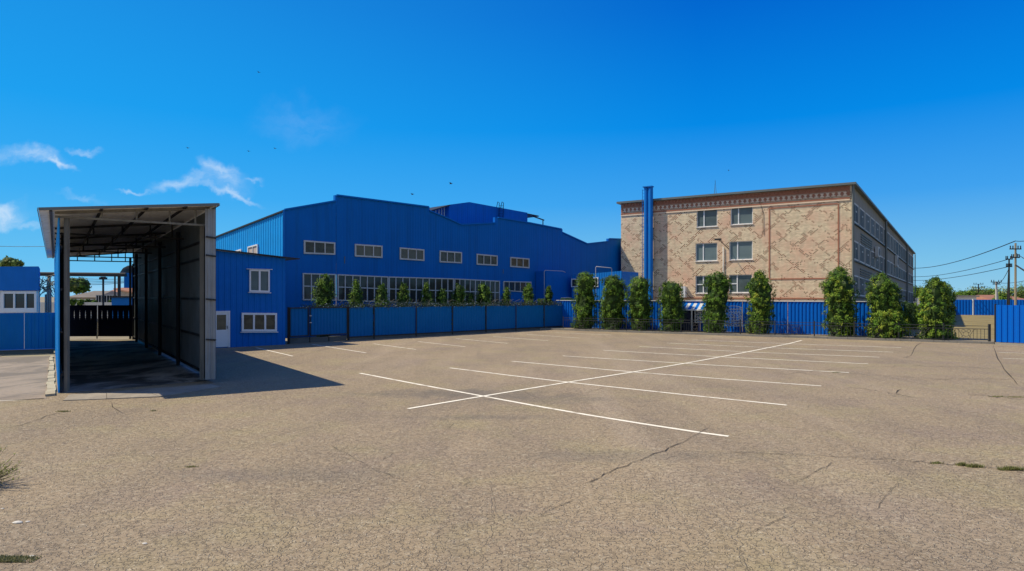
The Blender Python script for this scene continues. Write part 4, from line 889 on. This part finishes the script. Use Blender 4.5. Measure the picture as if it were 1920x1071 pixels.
names = ['first and largest shrub, rounded, nearest the annex', 'second shrub behind the long fence', 'third shrub, with a small dark side bush', 'fourth shrub, pointed', 'fifth shrub, slim and pointed', 'sixth shrub, low and rounded', 'seventh shrub, darker and blunt-topped',
         'eighth and smallest shrub, in the middle of the window band', 'ninth shrub, wide with a round head', 'tenth shrub, small cone at the end of the window band', 'eleventh shrub, blunt column', 'twelfth and last shrub, small pointed cone left of the fence corner']
FS = FE.off(-1.3)
for k, (cx_, x0, x1, top, bot) in enumerate(SH):
    s_ = FS.s_at(cx_); b = FS.p(s_, 0); h = H+(HZ-top)/F*b.y; r = (x1-x0)/2/F*b.y*.97
    pr = [(0, .5), (.45, .9), (.65, 1), (.8, .9), (.92, .6), (1, .12)] if k in (0, 5, 6, 8, 10) else [(0, .7), (.5, 1), (.68, .9), (.85, .6), (1, .1)]
    column_tree('shrub', b, h, r, names[k]+' above the hall fence', 'shrub', 'shrubs behind the long blue fence', 60+k, pr, leaf=.11, lumps=.28)
# creeper on the fence top
rng = random.Random(5); m = MB()
s_ = FE.s_at(566)
while s_ < FE.L:
    dens = .6 if s_ < FE.s_at(640) else 1
    if rng.random() < .93*dens:
        z_ = ftop(s_)+rng.uniform(-.03, .26)*(.6 if dens < 1 else 1); col = rng.choice([(.03, .06, .03), (.05, .08, .05), (.025, .045, .035), (.06, .1, .02), (.1, .13, .12)])
        for _k in range(7):
            c = FE.p(s_, z_, rng.uniform(-.3, .06))+Vector((rng.gauss(0, .07), rng.gauss(0, .07), rng.gauss(0, .06)))
            leafquad(m, c, FE.n, .075, (.42, .47, .46) if rng.random() < .07 else col, rng)
    s_ += .022
for q in range(60):
    t = rng.uniform(FE.s_at(640), FE.L); p_ = FE.p(t, ftop(t), -.1); k0 = len(m.v)
    pts = [p_, p_+V(rng.uniform(-.15, .15), 0, .3), p_+V(rng.uniform(-.4, .4), 0, .5)]; m.tube(pts, .012, 4); m.c += [(.12, .12, .1, 1)]*(len(m.v)-k0)
o = m.build('creeper', M['leaf'], loc=FE.p(0, 0)); tag(o, 'tangled creeper and dry vines along the top of the long blue fence', 'creeper', kind='stuff')
m = MB(); rng = random.Random(8)
for px0, px1, y0, y1 in ((1008, 1022, 560, 573), (1050, 1080, 559, 573)):
    for _ in range(420):
        px, py = rng.uniform(px0, px1), rng.uniform(y0, y1); Y = FE.p(FE.s_at(min(px, 1060)), 0).y+rng.uniform(.3, 1.0); leafquad(m, at(px, py, Y), FE.n, .11, shade(rng, GREENS), rng)
o = m.build('hedge', M['leaf'], loc=at(1040, 566, 54)); tag(o, 'low leafy hedge tops by the corner of the blue fences', 'hedge', kind='stuff')
# broadleaf trees behind
def crown_tree(name, base, h, r, label, seed, pal=GREENS, leaf=.35, n=260, squash=.8, trunk=True, group=None):
    rng = random.Random(seed); o = thing(name, base, label, 'tree' if 'bush' not in name else 'bush', group); mb = MB(); c0 = base+V(0, 0, h-r*squash)
    for _ in range(n):
        d = Vector((rng.gauss(0, 1), rng.gauss(0, 1), rng.gauss(0, 1))).normalized(); q = rng.uniform(.45, 1.0)*(1+.3*noise.noise(d*1.7+Vector((seed, 0, 0))))
        c = c0+Vector((d.x*r*q, d.y*r*q, d.z*r*squash*q)); col = shade(rng, pal)
        for _k in range(14):
            p_ = c+Vector((rng.gauss(0, 1), rng.gauss(0, 1), rng.gauss(0, 1)))*r*.11
            if p_.z > base.z: leafquad(mb, p_, d+V(0, 0, .4), leaf, col, rng)
    mb.build('crown', M['leaf'], o)
    t = MB(); t.tube([base, base+V(.05, 0, h*.35), base+V(0, 0, h*.75)], r*.07, 7, r*.02)
    for k in range(5):
        a = rng.uniform(0, 6.28); t.tube([base+V(0, 0, h*.35+k*h*.06), base+V(math.cos(a)*r*.6, math.sin(a)*r*.6, h*.6+k*h*.06)], r*.03, 5, r*.01)
    t.build('trunk', M['bark'], o); return o
def gp(px, Y): p_ = at(px, 0, Y); p_.z = 0; return p_
def bt(px, top, Y, rpx, label, seed, **kw):
    crown_tree('leafy_tree', gp(px, Y), H+(HZ-top)/F*Y, rpx/F*Y, label, seed, **kw)
YG = [(.14, .19, .04), (.1, .15, .03), (.07, .12, .03), (.18, .21, .05)]
bt(19, 484, 70, 17, 'yellowish tree top rising behind the gatehouse roof', 1, pal=YG)
bt(128, 522, 75, 15, 'left one of two green trees seen through the canopy', 2, pal=YG)
bt(149, 523, 85, 16, 'right one of two green trees seen through the canopy', 3)
bt(1718, 538, 140, 12, 'small green tree beside the far end of the brick building', 4)
bt(1838, 538, 150, 24, 'broad pale green tree behind the distant blue fence', 5, pal=YG)
bt(1800, 545, 170, 16, 'low green tree behind the white flat-roofed building', 6)
bt(1896, 536, 130, 27, 'large green tree behind the power poles at the right', 7, pal=YG)
bt(1880, 552, 110, 14, 'small round tree in front of the power poles', 8)
bt(1935, 530, 140, 30, 'dark tree partly cut by the right edge', 9)
bt(1858, 540, 160, 15, 'far green tree left of the leaning pole', 10)
bt(1818, 545, 135, 13, 'green tree behind the white post of the distant fence', 11)
# ------------------------------------------------------------------ far left background
def house(name, px0, px1, ytop, yeave, Y, depth, mat, roofm, label, hip=.15, wins=2):
    a, b = at(px0, 0, Y), at(px1, 0, Y); W = Wall(a, b); o = thing(name, W.p(W.L/2, 0), label, 'house'); L = W.L; ze, zt = H+(HZ-yeave)/F*Y, H+(HZ-ytop)/F*Y
    m = MB(); m.box8([W.p(0, 0), W.p(L, 0), W.p(L, 0, -depth), W.p(0, 0, -depth), W.p(0, ze), W.p(L, ze), W.p(L, ze, -depth), W.p(0, ze, -depth)]); m.build('wall', mat, o)
    m = MB(); q = [W.p(-.4, ze-.05, .4), W.p(L+.4, ze-.05, .4), W.p(L+.4, ze-.05, -depth-.4), W.p(-.4, ze-.05, -depth-.4), W.p(L*hip, zt, -depth/2), W.p(L*(1-hip), zt, -depth/2)]
    m.add(q, [(0, 1, 5, 4), (1, 2, 5), (2, 3, 4, 5), (3, 0, 4), (0, 3, 2, 1)]); m.build('roof', roofm, o)
    for k in range(wins):
        c = L*(k+.5)/wins; zz = ze*.45; window(o, W, [(c-.6, zz), (c+.6, zz), (c+.6, zz+1.2), (c-.6, zz+1.2)], [.5], [], M['white'], M['glass_dark'], .01, .1, .1)
    return o
house('village_house', 130, 180, 545, 557, 80, 8, M['plaster'], M['greyroof'], 'low house with a grey roof seen through the canopy behind the bushes')
house('village_house', 178, 246, 534, 552, 95, 12, M['plaster'], M['redroof'], 'wide house with a red-brown roof seen through the canopy', .45)
house('village_house', 1700, 1722, 545, 553, 150, 10, M['white'], M['redroof'], 'white house with an orange roof glimpsed beside the brick building', .2, 1)
house('village_house', 1862, 1930, 553, 563, 120, 10, M['plaster'], M['redroof'], 'low brown-roofed house behind the right fence', .1, 2)
o = thing('flat_roofed_shed', gp(1806, 120), 'long white flat-roofed building behind the distant blue fence', 'building'); W = Wall(at(1775, 0, 120), at(1831, 0, 120))
m = MB(); z_ = H+(HZ-557)/F*120; m.box8([W.p(0, 0), W.p(W.L, 0), W.p(W.L, 0, -8), W.p(0, 0, -8), W.p(0, z_), W.p(W.L, z_), W.p(W.L, z_, -8), W.p(0, z_, -8)]); m.build('wall', M['white'], o)
m = MB(); m.box8([W.p(-.3, z_, .4), W.p(W.L+.3, z_, .4), W.p(W.L+.3, z_, -8), W.p(-.3, z_, -8), W.p(-.3, z_+.3, .4), W.p(W.L+.3, z_+.3, .4), W.p(W.L+.3, z_+.3, -8), W.p(-.3, z_+.3, -8)]); m.build('roof', M['plaster'], o)
# blue tower shed and brick outbuilding beyond the gate
o = thing('outbuilding', gp(238, 62), 'cream brick outbuilding with a sloping pink roof beyond the gate', 'building'); W = Wall(at(221, 0, 62), at(262, 0, 58))
m = MB(); za, zb_ = W.sz(222, 543)[1], W.sz(255, 551)[1]; L = W.L; m.box8([W.p(0, 0), W.p(L, 0), W.p(L, 0, -6), W.p(0, 0, -6), W.p(0, za), W.p(L, zb_), W.p(L, zb_, -6), W.p(0, za, -6)]); m.build('wall', M['plaster'], o)
m = MB(); m.box8([W.p(-.3, za, .3), W.p(L, zb_, .3), W.p(L, zb_+.6, -6), W.p(-.3, za+.6, -6), W.p(-.3, za+.12, .3), W.p(L, zb_+.12, .3), W.p(L, zb_+.72, -6), W.p(-.3, za+.72, -6)]); m.build('roof', M['redroof'], o)
o = thing('tower_shed', gp(243, 54), 'raised blue shed with a curved grey roof beyond the gate', 'building'); W = Wall(at(232.5, 0, 54), at(262, 0, 54)); za, zb_ = W.sz(233, 540)[1], W.sz(233, 512)[1]
m = MB(); m.box8([W.p(0, za), W.p(W.L, za), W.p(W.L, za, -3), W.p(0, za, -3), W.p(0, zb_), W.p(W.L, zb_), W.p(W.L, zb_, -3), W.p(0, zb_, -3)])
for t in (.1, W.L-.1): m.bar(W.p(t, 0, -1.5), W.p(t, za, -1.5), .2)
m.build('wall', M['blue'], o)
m = MB(); pr = [(-.15, 0), (.1, .35), (.5, .55), (1.4, .6)]
for (a, b), (c, d_) in zip(pr, pr[1:]): m.box8([W.p(a, zb_+b, .3), W.p(c, zb_+d_, .3), W.p(c, zb_+d_, -3.2), W.p(a, zb_+b, -3.2), W.p(a, zb_+b+.06, .3), W.p(c, zb_+d_+.06, .3), W.p(c, zb_+d_+.06, -3.2), W.p(a, zb_+b+.06, -3.2)])
m.build('roof', M['grey_metal'], o)
m = MB(); p_ = at(241, 0, 46); p_.z = 0; m.box(p_, V(.75, 0), V(0, .75), 2.62); bb = m; o = thing('metal_booth', p_, 'small blue metal booth just behind the right gate leaf', 'booth'); m.build('body', M['blue_pale'], o)
m = MB(); m.box(p_+V(0, 0, 2.623), V(.85, 0), V(0, .85), .1); m.build('lid', M['dark_steel'], o)
# overhead pipe bridge
o = thing('pipe_bridge', gp(150, 50), 'dark overhead pipe bridge crossing behind the canopy at roof height', 'pipe bridge')
m = MB(); m.bar(at(60, 515, 50), at(236, 516.5, 50), .3, .2); m.build('beam', M['dark_steel'], o)
m = MB(); m.tube([at(60, 512.5, 50.2), at(236, 514, 50.2)], .1, 8); m.build('pipe', M['dark_steel'], o)
for px in (92, 223.5):
    m = MB(); p_ = at(px, 516, 50); m.bar(V(p_.x, p_.y, 0), p_, .16); m.build('support', M['dark_steel'], o)
o = thing('floodlight_post', gp(193.5, 47), 'dark post with twin floodlights behind the navy gate', 'lamp post')
m = MB(); p_ = at(193.5, 522, 47); m.tube([V(p_.x, p_.y, 0), p_], .07, 8); m.build('pole', M['dark_steel'], o)
for dx in (-3.4, 3.4):
    m = MB(); q = at(193.5+dx, 524.5, 46.9); m.box(q, V(.1, 0), V(0, .12), .17); m.build('lamp_head', M['dark_steel'], o)
m = MB(); m.bar(at(189, 520, 47), at(198, 520, 47), .08); m.build('crossarm', M['dark_steel'], o)
o = thing('pipe_post', gp(215.5, 48), 'slim dark post standing right of the twin floodlights', 'post')
m = MB(); p_ = at(215.5, 517, 48); m.tube([V(p_.x, p_.y, 0), p_], .06, 8); m.build('pole', M['dark_steel'], o)
m = MB(); m.box(V(p_.x, p_.y, 0), V(.15, 0), V(0, .15), .05); m.build('foot', M['dark_steel'], o)
# garden fence / greenhouse strip and bushes beyond
W = Wall(at(180, 0, 78), at(226, 0, 78)); o = thing('greenhouse', W.p(1, 0), 'long glazed greenhouse in front of the red-roofed house', 'greenhouse'); z0, z1 = W.sz(200, 572)[1], W.sz(200, 553)[1]
window(o, W, [(0, z0-1), (W.L, z0-1), (W.L, z1), (0, z1)], [k/9 for k in range(1, 9)], [], M['offwhite'], M['glass_side'], 0, .08, .08, name='glazed_front')
m = MB(); m.box8([W.p(0, 0, -.01), W.p(W.L, 0, -.01), W.p(W.L, 0, -3), W.p(0, 0, -3), W.p(0, z1, -.01), W.p(W.L, z1, -.01), W.p(W.L, z1, -3), W.p(0, z1, -3)]); m.build('body', M['greyroof'], o)
for k, (px, top, rr) in enumerate(((136, 560, 6), (152, 562, 6), (163, 561, 7), (176, 563, 6), (209, 563, 5), (142, 566, 5))):
    crown_tree('garden_bush', gp(px, 66+k), H+(HZ-top)/F*(66+k), rr/F*66, ['leftmost dark garden bush behind the gate', 'second garden bush, under the grey roof', 'third garden bush, roundest, behind the gate centre', 'fourth garden bush, left of the twin floodlights', 'garden bush in front of the greenhouse', 'low front garden bush at the left gate leaf'][k], 80+k, leaf=.2, n=70, squash=1.0, group='garden bushes beyond the gate')
W = Wall(at(60, 0, 68), at(262, 0, 66)); m = MB(); m.box(W.p(W.L/2, 0), W.d*W.L/2, W.n*.1, W.sz(150, 567)[1]); o = m.build('garden_wall', M['offwhite'], loc=W.p(0, 0)); tag(o, 'low whitewashed garden wall beyond the navy gate', 'wall')
# dry vine on the fence left of the canopy
o = thing('power_cabinet', gp(95, 33), 'grey rusty machinery frame tangled with dry vine beside the gatehouse', 'frame')
m = MB()
for px, t in ((86, 552), (90, 530), (94.5, 540)): q = at(px, t, 33); m.bar(V(q.x, q.y, 0), q, .07)
m.bar(at(84, 545, 33), at(98, 545, 33), .06); m.build('frame', M['offwhite'], o)
m = MB(); rng = random.Random(12)
for k in range(30):
    c = at(rng.uniform(80, 97), rng.uniform(520, 548), 33+rng.uniform(-.3, .3)); m.tube([c, c+V(rng.gauss(0, .2), rng.gauss(0, .2), rng.gauss(0, .2)), c+V(rng.gauss(0, .35), rng.gauss(0, .3), rng.gauss(-.1, .3))], .02, 4)
m.build('dry_vine', M['wood'], o)
# ------------------------------------------------------------------ power poles and wires
def pole(px, ybase, ytop, Y, label, arms, mat=M['wood'], r=.11, brace=None):
    b = gp(px, Y); t = at(px, ytop, Y); o = thing('utility_pole', b, label, 'utility pole', 'utility poles at the right'); m = MB(); m.tube([b, t], r, 8, r*.75); m.build('pole', mat, o)
    for (y, hw) in arms:
        m = MB(); c = at(px, y, Y-.1); m.bar(c-V(hw, 0), c+V(hw, 0), .1); m.build('crossarm', M['dark_steel'], o)
        m = MB()
        for q in (-.9, -.45, .45, .9): m.tube([c+V(hw*q, 0, .05), c+V(hw*q, 0, .32)], .05, 6)
        m.build('insulator', M['dark_steel'], o)
    if brace: m = MB(); m.tube([at(px, brace[0], Y), V(at(brace[1], 0, Y+.3).x, Y+.3, 0)], r*.8, 6); m.build('brace', mat, o)
    return o
pole(1904, 0, 456, 62, 'tallest pale utility pole with three crossarms at the right edge', [(467, .55), (483, .4)], brace=None)
o_ = bpy.data.objects[-1]
pole(1892, 0, 487, 66, 'slim utility pole just left of the tallest pole', [(486, .35), (500, .3)], M['dark_steel'], .09, (500, 1887))
pole(1868, 0, 528, 95, 'short twin-legged utility pole with a wide crossarm behind the blue fence', [(529, .8), (533, .5)], M['offwhite'], .16, (533, 1873))
pole(1834.5, 0, 533, 140, 'distant dark pole with stacked crossarms, right one of the far pair', [(533, 1.1), (539, 1.4), (545, 1.1)], M['dark_steel'], .14)
pole(1828, 0, 541, 165, 'most distant dark pole, left one of the far pair', [(543, 1.0), (547, 1.0)], M['dark_steel'], .12)
def wire(a, b, sag, label, group='overhead power lines', r=.022):
    pts = [a.lerp(b, k/14)-V(0, 0, 4*sag*(k/14)*(1-k/14)) for k in range(15)]; m = MB(); m.tube(pts, r, 5); o = m.build('power_line', M['wire'], loc=a); tag(o, label, 'power line', group)
w0 = BS.p(BS.s_at(1712.5), 0, .3); YB = w0.y
wire(at(1713, 503, YB), at(1904, 452, 62), .7, 'topmost power line from the brick building to the tall pole', r=.045)
wire(at(1713, 519, YB), at(1892, 486, 66), .5, 'middle power line from the brick building to the slim pole', r=.034)
wire(at(1713, 526, YB), at(1892, 500, 66), .4, 'lowest power line from the brick building to the slim pole', r=.034)
wire(at(1904, 452, 62), at(1960, 440, 50), .2, 'power line leaving the tall pole upwards to the right edge', r=.03)
wire(at(1904, 474, 62), at(1960, 500, 55), .2, 'power line dropping from the tall pole to the right edge', r=.03)
wire(at(1892, 503, 66), at(1872, 532, 95), .3, 'wire from the slim pole down to the short twin-legged pole', r=.03)
wire(at(1876, 531, 95), at(1960, 515, 70), .3, 'low wire from the short pole to the right edge', r=.03)
wire(at(1904, 497, 62), at(1940, 520, 58), .0, 'thick pale stay running down right from the tall pole', r=.07)
wire(at(-30, 461, 60), at(95, 462, 60), .05, 'single thin wire crossing the sky left of the canopy', r=.02)
for k, (ya, yb, l) in enumerate(((519, 522, 'uppermost'), (523, 525.5, 'second'), (529, 526.5, 'third'), (534, 527.5, 'lowest'))):
    wire(at(100, ya, 58), at(262, yb, 58), .15, l+' thin wire seen under the pipe bridge through the canopy', r=.022)
# ------------------------------------------------------------------ birds
for k, (px, py, Y, lab) in enumerate(((845, 345, 60, 'small dark bird flying above the roof monitor'), (773, 365, 70, 'small dark bird just above the long hall roofline'), (352, 278, 60, 'leftmost tiny bird above the canopy clouds'), (466, 284, 65, 'tiny bird, middle of the three high on the left'), (515.5, 279, 65, 'tiny bird, rightmost of the three high on the left'), (1366, 320, 70, 'tiny bird above the brick building roof'), (485, 136, 60, 'highest tiny bird, alone in the deep blue sky'))):
    c = at(px, py, Y); m = MB(); s = .85 if k < 2 else .5; rr = random.Random(k)
    body = [c+V(-.13, 0, 0)*s, c+V(-.04, 0, .02)*s, c+V(.06, 0, .02)*s, c+V(.16, 0, .0)*s]; m.tube(body[:3], .035*s, 6, .05*s); m.tube(body[2:], .05*s, 6, .012)
    for q in (-1, 1):
        a = c+V(.0, q*.03, .03)*s; m.box8([a+V(-.06, 0, 0)*s, a+V(.07, 0, 0)*s, a+V(.05+.05*q, q*.16, .10)*s, a+V(-.05+.05*q, q*.16, .10)*s]+[x+V(0,0,.012) for x in (a+V(-.06, 0, 0)*s, a+V(.07, 0, 0)*s, a+V(.05+.05*q, q*.16, .10)*s, a+V(-.05+.05*q, q*.16, .10)*s)])
        b = a+V(.05*q, q*.16, .10)*s; m.box8([b+V(-.05, 0, 0)*s, b+V(.05, 0, 0)*s, b+V(.14*q+.02, q*.2, -.02)*s, b+V(.14*q, q*.2, -.02)*s]+[x+V(0,0,.012) for x in (b+V(-.05, 0, 0)*s, b+V(.05, 0, 0)*s, b+V(.14*q+.02, q*.2, -.02)*s, b+V(.14*q, q*.2, -.02)*s)])
    o = m.build('bird', M['bird'], loc=c); tag(o, lab, 'bird', 'birds in the sky')
# ------------------------------------------------------------------ weeds and small litter
def tuft(px, py, wpx, n, label, h=.06, pal=((.17, .19, .05), (.12, .14, .04), (.24, .22, .09)), seed=0):
    rng = random.Random(seed+int(px)); c = G(px, py); rr = wpx/F*c.y; m = MB()
    for _ in range(n):
        p_ = c+V(max(-1, min(1, rng.gauss(0, .45)))*rr, max(-1.3, min(1.3, rng.gauss(0, 1)))*(.12*rr+.01), 0); a = rng.uniform(0, 6.28); d_ = V(math.cos(a), math.sin(a))*h*.3; hh = h*rng.uniform(.4, 1.1); k0 = len(m.v); w_ = V(-math.sin(a), math.cos(a))*.006
        m.v += [p_-w_, p_+w_, p_+d_*1.5+V(0, 0, hh)]; m.f.append((k0, k0+1, k0+2)); m.mi.append(0); col = rng.choice(pal); m.c += [(*col, 1)]*3
    o = m.build('weed_tuft', M['leaf'], loc=c); tag(o, label, 'weeds', 'weeds growing in asphalt cracks')
for k, (px, py, w_, n, lab) in enumerate(((1756, 869, 12, 120, 'leftmost small weed tuft in the long crack'), (1803, 873, 10, 220, 'round weed tuft in the middle of the long crack'), (1828, 876, 16, 320, 'elongated weed tuft right of the round one in the crack'), (1898, 881, 26, 600, 'largest green weed tuft at the right edge in the crack'),
      (1905, 745, 22, 150, 'flat weed tuft in the crack near the right edge'), (1566, 699, 10, 80, 'tiny dark weed tuft at the end of a painted line'), (118, 772, 14, 160, 'thin weed streak in the crack at the left'), (1870, 744, 18, 120, 'second flat weed tuft in the same right-hand crack'), (360, 876, 14, 60, 'dry grass wisp alone on the asphalt at the left'), (288, 771, 8, 50, 'tiny weed tuft below the canopy shadow'))):
    tuft(px, py, w_, n, lab, .035 if k not in (1, 2, 3) else .06)
b = G(-40, 915); o = thing('broom_weed', b, 'spiky yellow-green weed bush leaning in at the left edge', 'weed'); rng = random.Random(4); m = MB(); st_ = MB()
for k in range(110):
    a = rng.uniform(0, 6.28); e = rng.uniform(.2, 1.2); ln = rng.uniform(.3, .62); d_ = V(math.cos(a)*math.cos(e), math.sin(a)*math.cos(e), math.sin(e)); q = b+V(rng.gauss(0, .05), rng.gauss(0, .05), .01); st_.tube([q, q+d_*ln*.5, q+d_*ln+V(0, 0, -.02)], .005, 4, .002)
    for j in range(24):
        f = rng.uniform(.2, 1); p_ = q+d_*ln*f; dd = (d_+Vector((rng.gauss(0, .5), rng.gauss(0, .5), rng.gauss(0, .5)))).normalized()*.05; w_ = dd.cross(V(0, 0, 1)).normalized()*.005; k0 = len(m.v); m.v += [p_-w_, p_+w_, p_+dd]; m.f.append((k0, k0+1, k0+2)); m.mi.append(0); col = rng.choice([(.28, .30, .05), (.2, .25, .04), (.12, .17, .03)]); m.c += [(*col, 1)]*3
m.build('leaves', M['leaf'], o); st_.build('stems', M['bark'], o)
tuft(8, 1050, 60, 1500, 'pale mossy grass patch in the bottom left corner', .035, ((.22, .22, .1), (.3, .28, .15), (.12, .14, .05)))
for k, (px, py, s, lab) in enumerate(((33, 981, .034, 'largest white pebble at the left edge'), (52, 979, .018, 'small white pebble right of the largest one'), (59, 1044, .02, 'white pebble near the bottom left corner'), (44, 1052, .012, 'tiny pebble left of the bottom corner pebbles'), (271, 1020, .018, 'lone white pebble on the near asphalt'), (5, 954, .012, 'tiny pebble by the weed bush shadow'))):
    c = G(px, py); m = MB(); rr = random.Random(k); P_ = []
    for (z_, q) in ((0, .8), (.3, 1), (.6, .75), (.75, .3)):
        for a in range(9): t = a*2*math.pi/9; P_.append(c+V(math.cos(t)*s*1.7*q*rr.uniform(.85, 1.1), math.sin(t)*s*q*rr.uniform(.85, 1.1), z_*s))
    m.add(P_, [(i*9+k_, i*9+(k_+1) % 9, (i+1)*9+(k_+1) % 9, (i+1)*9+k_) for i in range(3) for k_ in range(9)]+[tuple(27+k_ for k_ in range(9))]); o = m.build('pebble', M['stone'], loc=c); tag(o, lab, 'pebble', 'pebbles on the asphalt')
